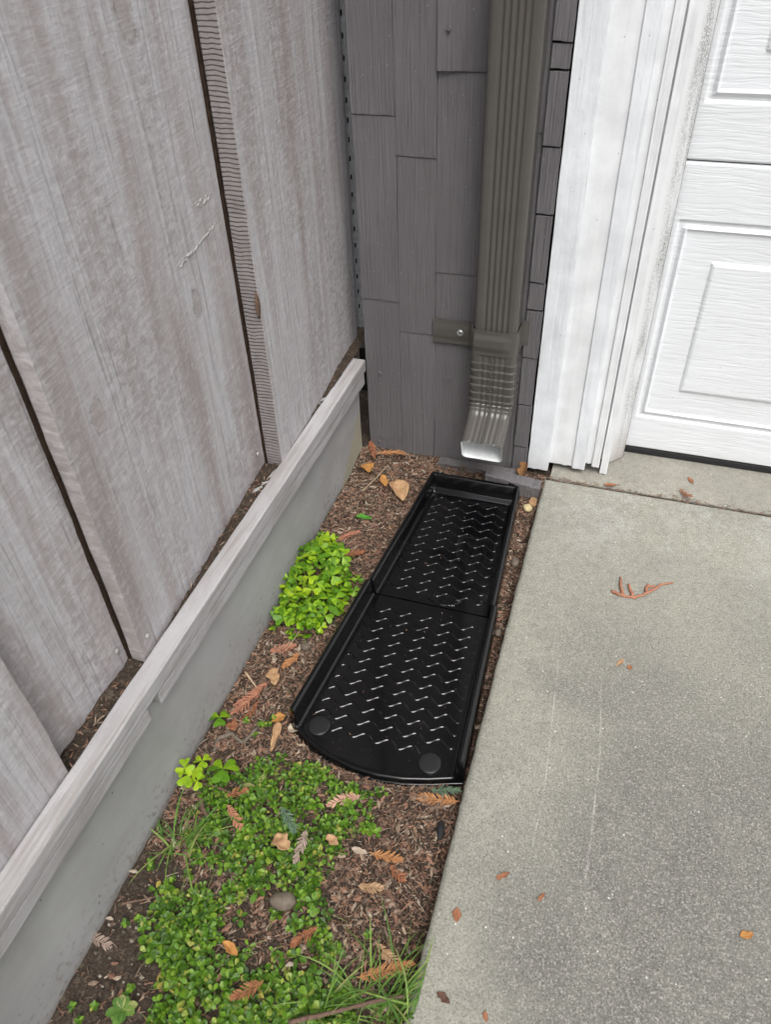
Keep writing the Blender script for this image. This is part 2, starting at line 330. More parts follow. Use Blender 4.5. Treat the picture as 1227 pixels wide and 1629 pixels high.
MAT['cover'] = m_island('ground_cover_leaves', [(0, (0.028, 0.068, 0.007)), (0.3, (0.064, 0.155, 0.010)), (0.65, (0.112, 0.235, 0.014)), (0.88, (0.17, 0.30, 0.026)), (0.97, (0.26, 0.32, 0.05)), (1, (0.38, 0.31, 0.07))], 0.46, 200, 0.16, 0.35)
MAT['grass'] = m_island('grass_blades', [(0, (0.075, 0.17, 0.03)), (0.5, (0.15, 0.29, 0.05)), (0.85, (0.25, 0.36, 0.08)), (1, (0.42, 0.38, 0.16))], 0.5, 200, 0.3, 0.35)
MAT['clover'] = m_island('clover_leaf_green', [(0, (0.065, 0.18, 0.010)), (0.5, (0.14, 0.29, 0.012)), (1, (0.24, 0.41, 0.016))], 0.45, 150, 0.2, 0.3, 0.15)
MAT['clover_lime'] = m_island('clover_leaf_lime', [(0, (0.23, 0.40, 0.015)), (1, (0.36, 0.50, 0.02))], 0.45, 150, 0.2, 0.3, 0.15)
MAT['stem'] = m_simple('plant_stem', (0.22, 0.26, 0.09), 0.6, 0.3)
for k, st in dict(salmon=[(0, (0.30, 0.125, 0.075)), (1, (0.45, 0.21, 0.13))], rust=[(0, (0.20, 0.075, 0.035)), (1, (0.36, 0.15, 0.075))],
                  orange=[(0, (0.36, 0.16, 0.06)), (1, (0.50, 0.25, 0.11))], pink=[(0, (0.40, 0.21, 0.15)), (1, (0.58, 0.36, 0.28))],
                  tan=[(0, (0.32, 0.19, 0.10)), (1, (0.46, 0.31, 0.18))], pale=[(0, (0.26, 0.19, 0.15)), (1, (0.42, 0.33, 0.27))],
                  green=[(0, (0.07, 0.12, 0.075)), (1, (0.14, 0.21, 0.13))]).items():
    MAT['s_' + k] = m_island('redwood_needles_' + k, st, 0.7, 500)
for k, (a, b) in dict(tan=((0.46, 0.30, 0.16), (0.33, 0.19, 0.10)), orange=((0.48, 0.24, 0.07), (0.34, 0.16, 0.05)), brownleaf=((0.30, 0.17, 0.07), (0.20, 0.10, 0.04)),
                      green=((0.08, 0.25, 0.03), (0.05, 0.17, 0.02)), rust=((0.34, 0.15, 0.08), (0.24, 0.10, 0.05)), darkleaf=((0.13, 0.065, 0.045), (0.08, 0.04, 0.03)), pale=((0.46, 0.38, 0.30), (0.34, 0.27, 0.20))).items():
    MAT['l_' + k] = m_leaf('dry_leaf_' + k, a, b)
MAT['bark'] = m_simple('grey_brown_bark', (0.17, 0.11, 0.08), 0.85, 0.2, 250, 0.8, 0.5)
MAT['straw'] = m_simple('dry_straw', (0.48, 0.37, 0.24), 0.7, 0.3, 250, 0.4, 0.3)
MAT['pebble'] = m_simple('brown_pebble', (0.16, 0.13, 0.10), 0.7, 0.3, 120, 0.6, 0.4)
MAT['yellowstone'] = m_simple('yellow_stone', (0.55, 0.45, 0.25), 0.7, 0.3, 120, 0.6, 0.3)
MAT['char'] = m_simple('blackened_chip', (0.02, 0.02, 0.022), 0.7, 0.3, 200, 0.6, 0.4)
MAT['postwood'] = m_simple('raw_post_wood', (0.16, 0.125, 0.10), 0.9, 0.2, 90, 0.8, 0.5)
MAT['shadewood'] = m_simple('gap_shade_raw_wood', (0.040, 0.026, 0.018), 0.95, 0.1, 120, 0.8, 0.6)  # raw wood brown, darkened to carry the shade of the fence gaps
MAT['flake'] = m_simple('torn_wood_fibre', (0.47, 0.45, 0.44), 0.9, 0.1, 300, 0.8, 0.25)

# ------------------------------------------------------------------ object helpers
def mesh(name, V, F, mats, smooth=False, fm=None):
    me = bpy.data.meshes.new(name); me.from_pydata([tuple(v) for v in V], [], F); me.update()
    for m in (mats if isinstance(mats, (list, tuple)) else [mats]): me.materials.append(m if not isinstance(m, str) else MAT[m])
    if smooth: me.polygons.foreach_set('use_smooth', [True]*len(me.polygons))
    if fm is not None: me.polygons.foreach_set('material_index', fm)
    return me
def fixn(me):
    bm = bmesh.new(); bm.from_mesh(me); bmesh.ops.recalc_face_normals(bm, faces=bm.faces); bm.to_mesh(me); bm.free(); return me
def obj(name, me, parent=None, loc=None):
    o = bpy.data.objects.new(name, me); COL.objects.link(o)
    if parent is not None: o.parent = parent
    if loc is not None: o.location = loc
    return o
def wobj(name, V, F, mat, parent=None, smooth=False, fm=None, fix=True):
    """mesh given in world coordinates, made local to its parent chain"""
    off = Vector((0, 0, 0)); p = parent
    while p is not None: off += p.location; p = p.parent
    V = [(v[0] - off.x, v[1] - off.y, v[2] - off.z) for v in V]
    me = mesh(name, V, F, mat, smooth, fm)
    if fix: fixn(me)
    return obj(name, me, parent)
def empty(name, loc, label, cat, group=None):
    o = bpy.data.objects.new(name, None); COL.objects.link(o); o.location = loc; o.empty_display_size = 0.05
    return tag(o, label, cat, group)
def tag(o, label, cat, group=None):
    o['label'] = label; o['category'] = cat
    if 'kind' not in o: o['kind'] = 'thing'
    if group: o['group'] = group
    return o
def box(x0, x1, y0, y1, z0, z1):
    V = [(x, y, z) for z in (z0, z1) for y in (y0, y1) for x in (x0, x1)]
    F = [(0, 2, 3, 1), (4, 5, 7, 6), (0, 1, 5, 4), (2, 6, 7, 3), (0, 4, 6, 2), (1, 3, 7, 5)]
    return V, F
def bevel(o, wd=0.0015, seg=2):
    b = o.modifiers.new('bevel', 'BEVEL'); b.width = wd; b.segments = seg; b.limit_method = 'ANGLE'; b.angle_limit = R_(35)
    return o
def sheet(nu, nv, fn):
    V = [fn(i/(nu - 1), j/(nv - 1)) for j in range(nv) for i in range(nu)]
    F = [(j*nu + i, j*nu + i + 1, (j + 1)*nu + i + 1, (j + 1)*nu + i) for j in range(nv - 1) for i in range(nu - 1)]
    return V, F
def slab(nu, nv, front, back):
    """closed slab from a front and a back sheet function of (u, v)"""
    A, FA = sheet(nu, nv, front); B, FB = sheet(nu, nv, back); n = len(A)
    F = FA + [tuple(reversed([k + n for k in f])) for f in FB]
    ring = [i for i in range(nu)] + [j*nu + nu - 1 for j in range(1, nv)] + [(nv - 1)*nu + i for i in range(nu - 2, -1, -1)] + [j*nu for j in range(nv - 2, 0, -1)]
    F += [(ring[k], ring[k - 1], ring[k - 1] + n, ring[k] + n) for k in range(len(ring))]
    return A + B, F
def tube(pts, rad, sides=6, cap=True):
    V, F = [], []; n = len(pts); P = [Vector(p) for p in pts]
    for i, p in enumerate(P):
        d = (P[min(i + 1, n - 1)] - P[max(i - 1, 0)]).normalized()
        a = d.cross(Vector((0.31, 0.2, 0.93))).normalized(); b = d.cross(a)
        r = rad[i] if hasattr(rad, '__len__') else rad
        for k in range(sides):
            t = 2*math.pi*k/sides; V.append(p + (a*math.cos(t) + b*math.sin(t))*r)
    for i in range(n - 1):
        for k in range(sides):
            F.append((i*sides + k, i*sides + (k + 1) % sides, (i + 1)*sides + (k + 1) % sides, (i + 1)*sides + k))
    if cap: F += [tuple(range(sides))[::-1], tuple(range((n - 1)*sides, n*sides))]
    return V, F
def nz(x, y, z=0.0, s=1.0): return mn.noise(Vector((x*s, y*s, z*s)))
def sst(a, b, x):
    t = min(1, max(0, (x - a)/(b - a))); return t*t*(3 - 2*t)

# ================================================================== THE SETTING
def soilz(x, y):
    z = 0.006*nz(x, y, 0.3, 9) + 0.004*nz(x, y, 4.1, 28) + 0.002*nz(x, y, 9.7, 75)
    z += 0.016*sst(1.22, 1.34, y)                         # banked against the wall
    z -= 0.014*sst(-0.135, -0.10, x)*sst(1.25, 1.1, y)    # settled along the slab
    if -0.41 < x < -0.09 and 0.54 < y < 1.27: z = min(z, 0.0)
    return z
V, F = sheet(2, 2, lambda u, v: (-60 + 120*u, -60 + 120*v, -0.09))
o = wobj('ground', V, F, 'soil', fix=False); o['kind'] = 'structure'
V, F = sheet(110, 300, lambda u, v: (lambda x, y: (x, y, soilz(x, y)))(-0.60 + 0.53*u, -0.5 + 2.2*v))
o = wobj('soil_bed', V, F, 'soil', smooth=True, fix=False); o['kind'] = 'structure'
# driveway slab: rounded, slightly ragged edge along the bed, tooled edge at the joint
def slab_mesh(x0, x1, y0, y1, zt, zb, r, rag, nx, ny):
    xs = [0, r*0.12, r*0.5, r] + [r + (x1 - x0 - r)*((k + 1)/nx)**1.6 for k in range(nx)]
    ys = [y0 + (y1 - y0)*k/ny for k in range(ny)] + [y1 - r, y1 - r*0.5, y1 - r*0.12, y1]
    V, F = [], []; nx_ = len(xs)
    def prof(d): return -r*(1 - math.sqrt(max(0, 1 - (1 - min(d, r)/r)**2)))*0.8
    for y in ys:
        e = rag*(0.7*nz(y, 0.7, 3, 16) + 0.7*nz(y, 2.7, 3, 80) + 0.6*nz(y, 5, 1, 190))
        V.append((x0 + e, y, zb))
        for d in xs:
            k = max(0, 1 - d/0.03)
            V.append((x0 + e*k + d, y, zt + min(prof(d), prof(y1 - y)) + 0.0007*nz(x0 + d, y, 0, 5)))
    w_ = nx_ + 1
    for j in range(len(ys) - 1):
        for i in range(w_ - 1): F.append((j*w_ + i, j*w_ + i + 1, (j + 1)*w_ + i + 1, (j + 1)*w_ + i))
    b = len(V); j = len(ys) - 1
    V += [(V[j*w_ + i][0], y1 + 0.001, zb) for i in range(w_)]
    F += [(j*w_ + i, j*w_ + i + 1, b + i + 1, b + i) for i in range(w_ - 1)]
    return V, F
V, F = slab_mesh(-0.099, 4.0, -3.0, 1.3135, 0.03, -0.08, 0.009, 0.0020, 26, 330)
o = wobj('driveway', V, F, 'conc', smooth=True, fix=False); o['kind'] = 'structure'
V, F = slab(60, 12, lambda u, v: (-0.088 + 4.09*u**2, 1.3195 + 0.005*nz(u, 3, 0, 40)*0.4 + 0.5*v, 0.030 - 0.0035*(v == 0) + 0.0006*nz(u*9, v*4)),
            lambda u, v: (-0.088 + 4.09*u**2, 1.3195 + 0.5*v, -0.08))
o = wobj('garage_threshold', V, F, 'apron'); o['kind'] = 'structure'
V, F = sheet(60, 3, lambda u, v: (-0.09 + 2.2*u, 1.309 + 0.016*v, 0.0225 + 0.003*nz(u*60, v)))
o = wobj('slab_joint_soil', V, F, 'soil', fix=False); o['kind'] = 'structure'

# ------------------------------------------------------------------ retaining wall
V, F = slab(150, 12, lambda u, v: (-0.5195 + 0.0015*nz(u*20, v*3) + 0.004*nz(u*6, 1, 2)*(1 - v), -0.6 + 1.935*u, -0.08 + 0.325*v),
            lambda u, v: (-0.60, -0.6 + 1.935*u, -0.08 + 0.325*v))
o = wobj('retaining_wall', V, F, 'retain', smooth=False); bevel(o, 0.004)
tag(o, 'low smooth grey painted retaining wall under the fence rail', 'wall')

# ------------------------------------------------------------------ fence
fence = empty('wooden_fence', (-0.54, 0.6, 0.22), 'weathered grey board fence with a sloping lower rail along the planting bed', 'fence')
def board(y0, y1, xa, xb, zb, zt, th, lean=0.0):
    """xa: front plane at low-Y edge, xb: at high-Y edge"""
    nv, nu = 60, 26
    def fr(u, v):
        z = zb + (zt - zb)*v**1.5; y = y0 + (y1 - y0)*u + 0.0025*nz(u*1.2, z*5, y0*7)*(u in (0, 1)) + 0.0016*nz(z*30, u, y0)*(u in (0, 1)) + lean*(z - zb)
        x = xa + (xb - xa)*u + 0.0022*nz(y*5, z*1.5, y0) + 0.0006*nz(y*60, z*6, y0)
        if v == 0: z += 0.004*nz(y*25, y0, 1)
        return (x, y, z)
    def bk(u, v):
        a = fr(u, v); return (a[0] - th, a[1], a[2])
    return slab(nu, nv, fr, bk)
BO = []
for (y0, y1, xa, xb, zb, th, ln) in ((-0.5, 0.333, -0.5305, -0.5300, 0.245, 0.022, 0), (0.30, 0.575, -0.5580, -0.5580, 0.20, 0.016, 0),
                                     (0.505, 1.030, -0.5315, -0.5660, 0.245, 0.0205, 0.005), (0.957, 1.432, -0.5265, -0.551, 0.242, 0.0295, 0.014)):
    V, F = board(y0, y1, xa, xb, zb, 1.75, th, ln)
    me_f = 'fence'
    o = wobj('board', V, F, ['fence', 'kerf'] , fence)
    if y0 == 0.957:      # sawn low edge faces the camera
        for p in o.data.polygons:
            if p.normal.y < -0.8: p.material_index = 1
    bevel(o, 0.0018, 2); BO.append(o)
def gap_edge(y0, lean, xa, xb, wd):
    # added dark strip: raw wood brown with the board gap's shade put into its colour
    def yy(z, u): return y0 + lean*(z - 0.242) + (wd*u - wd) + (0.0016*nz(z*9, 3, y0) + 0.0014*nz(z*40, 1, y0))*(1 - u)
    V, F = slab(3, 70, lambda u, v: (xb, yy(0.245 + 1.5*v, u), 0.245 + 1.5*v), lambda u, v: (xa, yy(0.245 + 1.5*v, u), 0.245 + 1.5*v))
    wobj('gap_shade_strip', V, F, 'shadewood', fence)
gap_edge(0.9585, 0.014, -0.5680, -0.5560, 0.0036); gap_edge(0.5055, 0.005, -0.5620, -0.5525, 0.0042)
def railprof(y): return 0.249 + (1.34 - y)*0.0125
def bar(x0, x1, ya, yb, zlo, zhi, name, mat='rail', seedv=0, n=70, par=None):
    V, F = slab(n, 2, lambda u, v: (x1 + 0.0009*nz(u*40, seedv, v), ya + (yb - ya)*u, railprof(ya + (yb - ya)*u) + (zhi if v else zlo) + 0.0012*nz(u*25, seedv, v*3)),
                lambda u, v: (x0 + 0.0009*nz(u*50, seedv + 4, v), ya + (yb - ya)*u, railprof(ya + (yb - ya)*u) + (zhi if v else zlo) + 0.0012*nz(u*25, seedv + 2, v*3)))
    return bevel(wobj(name, V, F, mat, par or fence), 0.0022, 2)
bar(-0.529, -0.5000, -0.6, 1.333, -0.027, 0.0, 'rail', seedv=1)
bar(-0.516, -0.5030, 0.478, 1.330, -0.058, -0.0335, 'rail_strip', seedv=5)
bar(-0.516, -0.5030, -0.6, 0.452, -0.058, -0.0335, 'rail_strip', seedv=9)
bar(-0.518, -0.5048, -0.6, 1.328, -0.0330, -0.0275, 'groove_shade_strip', 'shadewood', seedv=7)  # added dark bar: shade of the rail groove painted in raw wood brown
bar(-0.600, -0.5200, -0.6, 1.325, -0.0265, -0.020, 'rail_ledge', seedv=3)
def ball(r, sz=1.0, n=8, m=5):
    V, F = [], []
    for j in range(m + 1):
        t = math.pi*j/m
        for i in range(n): a = 2*math.pi*i/n; V.append((r*math.sin(t)*math.cos(a), r*math.sin(t)*math.sin(a), r*sz*math.cos(t)))
    for j in range(m):
        for i in range(n): F.append((j*n + i, (j + 1)*n + i, (j + 1)*n + (i + 1) % n, j*n + (i + 1) % n))
    return V, F
for (y, z, x) in ((0.524, 0.283, -0.5315), (0.487, 0.288, -0.554), (0.93, 0.285, -0.557)):
    V, F = ball(0.0042); V = [(x + v[0]*0.5, y + v[1], z + v[2]) for v in V]
    wobj('nail_head', V, F, 'rail', fence, True)
FA0, FA1, FB0, FB1 = (0.820, 0.672), (0.930, 0.680), (0.890, 0.722), (0.935, 0.719)
def flake(pts, name='torn_fibre'):
    V, F = [], []
    for (y, z, r) in pts:
        b, f = ball(r, 0.6, 6, 4); k = len(V)
        V += [(-0.5315 - 0.0345*(y - 0.505)/0.525 + 0.0002 + v[0]*0.20, y + v[1]*(1 + .6*rng.random()), z + v[2]) for v in b]; F += [tuple(q + k for q in t) for t in f]
    wobj(name, V, F, 'flake', fence, True)
flake([(FA0[0] + (FA1[0] - FA0[0])*k/22 + rng.uniform(-.0015, .0015), FA0[1] + (FA1[1] - FA0[1])*k/22 + rng.uniform(-.0025, .0025), rng.uniform(.0020, .0045)) for k in range(23)])
flake([(FB0[0] + (FB1[0] - FB0[0])*k/10, FB0[1] + (FB1[1] - FB0[1])*k/10 + rng.uniform(-.004, .004), rng.uniform(.0020, .0045)) for k in range(11)])
# knot hole on the sawn edge
V, F = ball(0.011, 1.8, 12, 8); V = [(-0.5275 + v[0]*0.22, 0.958 + v[1]*0.7, 0.551 + v[2]*(1 + .3*nz(v[1]*200, v[2]*90))) for v in V]
wobj('knot_hole', V, F, 'bark', fence, True)
# debris lodged between rail and boards
V, F = sheet(220, 6, lambda u, v: (-0.562 + 0.036*v, -0.2 + 1.68*u, railprof(-0.2 + 1.68*u) - 0.008 + 0.0045*nz(u*160, v*4) + 0.006*nz(u*30, v*2) + (0.012*sst(1.12, 1.3, -0.2 + 1.68*u))))
o = wobj('lodged_soil', V, F, 'soil', smooth=True, fix=False); o['kind'] = 'stuff'; tag(o, 'dark soil and debris lodged between fence boards and rail', 'soil')

# ------------------------------------------------------------------ house wall
W = 1.345
home = empty('house', (-0.1, W, 0), 'house corner with dark grey shingle wall, white casing and white garage door', 'house')
V, F = box(-0.5005, -0.136, 1.347, 1.42, -0.06, 2.5); house = wobj('shingled_wall', V, F, 'hole', home); house['label'] = 'dark grey painted shingle wall behind the downspout'
def shingle(x0, x1, zb, zt, butt, lip=0.0, bow=0.0, rag=0.0, rise=0.0, taper=1.0):
    def fr(u, v):
        x = x0 + (x1 - x0)*u + 0.0006*nz(v*8, u, x0*9)*(u in (0, 1)); z = zb + (zt - zb)*v
        if v == 0: z += 0.0012*nz(x*40, zb*9) + rag*(nz(x*60, zb) + 0.5*nz(x*170, zb)) - lip*u + rise*(1 - u)
        y = W - butt*(1 - taper*v)**0.8 - 0.0012 - bow*(1 - u)**2*(1 - v)**2 + 0.0007*nz(x*25, z*4, zb)
        return (x, y, z)
    return slab(9, 12, fr, lambda u, v: (fr(u, v)[0], W + 0.001 - 0.0001*(zb), fr(u, v)[2]))
def add_shingle(*a, **k):
    V, F = shingle(*a, **k); return bevel(wobj('shingle', V, F, 'shingle', house), 0.0009, 2)
E_ = 0.3375
for x0, x1, z0 in ((-0.5035, -0.4258, 0.0440), (-0.4255, -0.3521, -0.0195), (-0.3518, -0.262, 0.1140), (-0.2617, -0.1745, 0.03)):
    z = z0; k = 0
    lo = (x0 == -0.3518)
    add_shingle(x0 + 0.0003, x1, -0.04 if z0 < 0.2 else z0, z0 + 0.001, 0.0010, rag=0.004) if z0 > 0 else None
    while z < 2.4:
        bw = 0.0
        if lo and k == 2: bw = 0.006
        add_shingle(x0, x1, z + (0.001 if k else 0.0005), z + E_ + 0.0005, 0.0011 + 0.0004*((k*7) % 3), bow=bw, rag=0.0035 if z < 0.02 else 0.0)
        z += E_; k += 1
zs = [-0.03, 0.085, 0.19, 0.30, 0.40, 0.455, 0.578, 0.688, 0.798, 0.835, 0.93, 1.06, 1.2, 1.4, 1.6, 1.8, 2.0, 2.2, 2.4]
for k in range(len(zs) - 1):
    xr = -0.1432 - 0.0004*((k*5) % 3) - (0.0012 if k in (2, 5) else 0)
    add_shingle(-0.1735, xr, zs[k] + 0.001, zs[k + 1] - 0.0025, 0.0065 + 0.0012*((k*3) % 2), rag=0.0010, lip=0.001*(k % 2), taper=0.25)
# low grey timber scraps at the foot
V, F = slab(22, 6, lambda u, v: (-0.335 + 0.18*u, 1.312 + 0.004*nz(u*9, v*3), -0.03 + 0.055*v + 0.003*nz(u*14, 2)*v), lambda u, v: (-0.335 + 0.18*u, 1.335, -0.03 + 0.055*v + 0.003*nz(u*14, 2)*v))
bevel(wobj('sill_board', V, F, 'shingle', house), 0.0025)
V, F = slab(16, 6, lambda u, v: (-0.222 + 0.120*u + 0.003*nz(v*9, 1)*(u == 1), 1.2725 - 0.004*u + 0.002*nz(u*12, v*5), -0.02 + 0.066*v - 0.012*u*v + 0.002*nz(u*20, 4)*v),
            lambda u, v: (-0.222 + 0.120*u + 0.004*nz(v*11, 5)*(u == 1), 1.2995, -0.02 + 0.066*v - 0.012*u*v + 0.002*nz(u*20, 4)*v))
bevel(wobj('sill_block', V, F, 'shingle', house), 0.003)
V, F = slab(5, 8, lambda u, v: (-0.283 + 0.010*u, 1.3045, -0.02 + 0.050*v), lambda u, v: (-0.283 + 0.010*u, 1.3110, -0.02 + 0.050*v)); bevel(wobj('sill_splice', V, F, 'postwood', house), 0.001)
def disc_on(nrm, c, r, th, mat, name, par, n=14):
    nrm = Vector(nrm).normalized(); a = nrm.orthogonal().normalized(); b = nrm.cross(a); c = Vector(c)
    V = []; rings = [(r, 0), (r, th*0.6), (r*0.82, th), (r*0.35, th)]
    for rr, hh in rings:
        for k in range(n): t = 2*math.pi*k/n; V.append(c + nrm*hh + (a*math.cos(t) + b*math.sin(t))*rr)
    V.append(c + nrm*th*0.55); F = []
    for j in range(3):
        for k in range(n): F.append((j*n + k, j*n + (k + 1) % n, (j + 1)*n + (k + 1) % n, (j + 1)*n + k))
    F += [(3*n + k, 3*n + (k + 1) % n, 4*n) for k in range(n)]
    return wobj(name, V, F, mat, par, True)
for (x, z, y) in ((-0.333, 0.849, 1.3365), (-0.320, 0.227, 1.3415), (-0.472, 0.215, 1.3425), (-0.482, 0.035, 1.3425)):
    disc_on((0, -1, 0), (x, y, z), 0.0040, 0.0022, 'shingle', 'screw_head', house)
# perforated metal edge in the corner beyond the fence
V, F = slab(3, 60, lambda u, v: (-0.568 + 0.022*u, 1.455 + 0.004*u, 0.20 + 2.0*v), lambda u, v: (-0.568 + 0.022*u, 1.459 + 0.004*u, 0.20 + 2.0*v))
fl = wobj('metal_flashing', V, F, 'flash', home)
for k in range(26):
    z = 0.30 + 0.034*k; V, F = box(-0.5548, -0.5526, 1.4548, 1.4580, z, z + 0.0085); wobj('slot', V, F, 'hole', fl)
V, F = box(-0.545, -0.505, 1.475, 1.52, -0.05, 2.2); bevel(wobj('corner_post', V, F, 'postwood', house), 0.003)
V, F = box(-0.60, -0.5, 1.56, 1.58, -0.06, 2.4); wobj('return_panel', V, F, 'hole', house)

# ------------------------------------------------------------------ garage door frame and door
V, F = box(-0.135, 0.020, 1.402, 1.60, 0.036, 2.3); frame = wobj('door_frame', V, F, 'trim2', home); frame['label'] = 'white painted wooden casing with peeling layered strips'
def strip(x0, x1, yf, yb, zb, name, mat, wav=0.0008, s=0, zt=2.3, rag=0.003):
    V, F = slab(7, 90, lambda u, v: (x0 + (x1 - x0)*u + wav*nz(v*22, s, u)*(u in (0, 1)), yf + 0.0006*nz(u*3, v*14, s), zb + (zt - zb)*v**1.6 + rag*nz(u*5, s + 3)*(v == 0)),
                lambda u, v: (x0 + (x1 - x0)*u + wav*nz(v*22, s, u)*(u in (0, 1)), yb, zb + (zt - zb)*v**1.6 + rag*nz(u*5, s + 3)*(v == 0)))
    return bevel(wobj(name, V, F, mat, frame), 0.0016, 2)
strip(-0.1405, -0.0965, 1.336, 1.40, 0.032, 'casing_board', 'trim', 0.0012, 1)
strip(-0.0972, -0.0468, 1.348, 1.40, 0.046, 'casing_strip', 'trim2', 0.0005, 5)
strip(-0.0474, -0.0206, 1.3445, 1.40, 0.043, 'casing_strip', 'trim', 0.0005, 9)
strip(-0.0214, -0.0068, 1.3515, 1.40, 0.057, 'stop_strip', 'trim2', 0.0005, 13)
strip(-0.0074, 0.0078, 1.3480, 1.40, 0.053, 'stop_strip', 'trim2', 0.0005, 15)
strip(0.0112, 0.0262, 1.3560, 1.385, 0.0325, 'seal_retainer', 'trim2', 0.0004, 17)
V, F = slab(6, 60, lambda u, v: (0.0215 + 0.032*u, 1.398 + 0.030*u**1.3 + 0.0015*nz(v*30, u*2), 0.0305 + 2.2*v**1.6), lambda u, v: (0.0215 + 0.034*u, 1.404 + 0.034*u**1.3, 0.0305 + 2.2*v**1.6))
wobj('weather_seal', V, F, 'seal', frame, True)

V, F = box(0.02, 2.6, 1.462, 1.50, 0.05, 2.2); door = wobj('garage_door', V, F, 'hole', home); door['label'] = 'white embossed steel garage door with raised rectangular panels'
DY = 1.448
def panel_section(z0, z1, panels, name):
    # panels: list of (x0, x1, za, zb); face built as a height field on a non-uniform grid
    xs, zz = {0.02, 2.6}, {z0, z1}
    offs = (-0.002, 0.0, 0.004, 0.009, 0.016, 0.020)
    inn = (0.072, 0.076, 0.080)
    for (a, b, c, d) in panels:
        for t in offs + inn: xs |= {a + t, b - t}; zz |= {c + t, d - t}
    zz |= {z0 + 0.004, z1 - 0.004, z0 + 0.0015, z1 - 0.0015}
    xs = sorted(xs); zz = sorted(z for z in zz if z0 <= z <= z1)
    def hgt(d):
        if d <= 0: return 0
        if d < 0.004: return -0.0045*d/0.004
        if d < 0.009: return -0.0045 + 0.0005*(d - 0.004)/0.005
        if d < 0.016: return -0.004 + 0.0055*(d - 0.009)/0.007
        if d < 0.020: return 0.0015 - 0.0045*(d - 0.016)/0.004
        if d < 0.072: return -0.003
        if d < 0.080: return -0.003 + 0.0050*math.sin((d - 0.072)/0.008*math.pi/2)
        return 0.002
    V, F = [], []
    for z in zz:
        for x in xs:
            d = max(min(x - a, b - x, z - c, e - z) for (a, b, c, e) in panels)
            h = hgt(d); t = min(z - z0, z1 - z)
            h -= 0.006*(1 - min(1, t/0.004))**2
            V.append((x, DY - h, z))
    nx = len(xs)
    for j in range(len(zz) - 1):
        for i in range(nx - 1): F.append((j*nx + i, j*nx + i + 1, (j + 1)*nx + i + 1, (j + 1)*nx + i))
    o = wobj(name, V, F, 'door', door, fix=False)
    return bevel(o, 0.0008, 1)
PX = [(0.063 + k*0.64, 0.063 + k*0.64 + 0.54) for k in range(4)]
panel_section(0.048, 0.645, [(a, b, 0.128, 0.548) for a, b in PX], 'door_section')
panel_section(0.6462, 1.20, [(a, b, 0.735, 1.10) for a, b in PX], 'door_section')
panel_section(1.2012, 1.80, [(a, b, 1.29, 1.70) for a, b in PX], 'door_section')
V, F = box(0.02, 2.6, 1.4495, 1.470, 0.0315, 0.0475); bevel(wobj('bottom_seal', V, F, 'rubber', door), 0.003)

# ------------------------------------------------------------------ downspout
PXL, PXR, PYF, PYB = -0.2615, -0.1800, 1.2805, 1.3365
spout = empty('downspout', (-0.22, 1.31, 0.35), 'brown grey ribbed metal downspout with curved elbow and white lined mouth', 'downspout')
def pipe_profile(grow=0.0, flute=0.0030, crimp=0.0, n_side=6):
    """closed loop in (x, depth) round the pipe centre, depth negative = front; flutes on front and sides"""
    hw, hd, r = (PXR - PXL)/2 + grow, (PYB - PYF)/2 + grow, 0.010
    pts = []
    def edge(p, q, n, fl):
        for k in range(n):
            t = k/n; x = p[0] + (q[0] - p[0])*t; y = p[1] + (q[1] - p[1])*t
            yield x, y, fl
    def corner(cx, cy, a0):
        for k in range(1, 6):
            a = a0 + math.pi/2*k/6; yield cx + r*math.cos(a), cy + r*math.sin(a), 0
    # front (depth -hd) left to right with five flutes
    N = 66
    for k in range(N + 1):
        x = -hw + r + (2*hw - 2*r)*k/N
        t = (x + hw*0.62)/(hw*1.24)
        f = 0
        if 0 < t < 1: f = flute*(0.5 - 0.5*math.cos(2*math.pi*t*5))
        pts.append((x, -hd + f - crimp*(0.5 + 0.5*math.cos(x*700))))
    for x, y, _ in corner(hw - r, -hd + r, -math.pi/2): pts.append((x, y))
    for k in range(25):
        t = k/24; y = -hd + r + (2*hd - 2*r)*t
        f = 0.0
        pts.append((hw - f, y))
    for x, y, _ in corner(hw - r, hd - r, 0): pts.append((x, y))
    pts.append((hw - r, hd)); pts.append((0, hd)); pts.append((-hw + r, hd))
    for x, y, _ in corner(-hw + r, hd - r, math.pi/2): pts.append((x, y))
    for k in range(25):
        t = k/24; y = hd - r - (2*hd - 2*r)*t
        f = 0.0
        pts.append((-hw + f, y))
    for x, y, _ in corner(-hw + r, -hd + r, math.pi): pts.append((x, y))
    return pts
CX, CY = (PXL + PXR)/2, (PYF + PYB)/2
def loft(rings, cap=False):
    V, F = [], []; n = len(rings[0])
    for r in rings: V += r
    for j in range(len(rings) - 1):
        for k in range(n): F.append((j*n + k, j*n + (k + 1) % n, (j + 1)*n + (k + 1) % n, (j + 1)*n + k))
    return V, F
pr = pipe_profile()
rings = [[(CX + x, CY + y, z) for x, y in pr] for z in [0.352 + k*0.1 for k in range(20)]]
wobj('pipe', *loft(rings), 'pipe', spout, True)
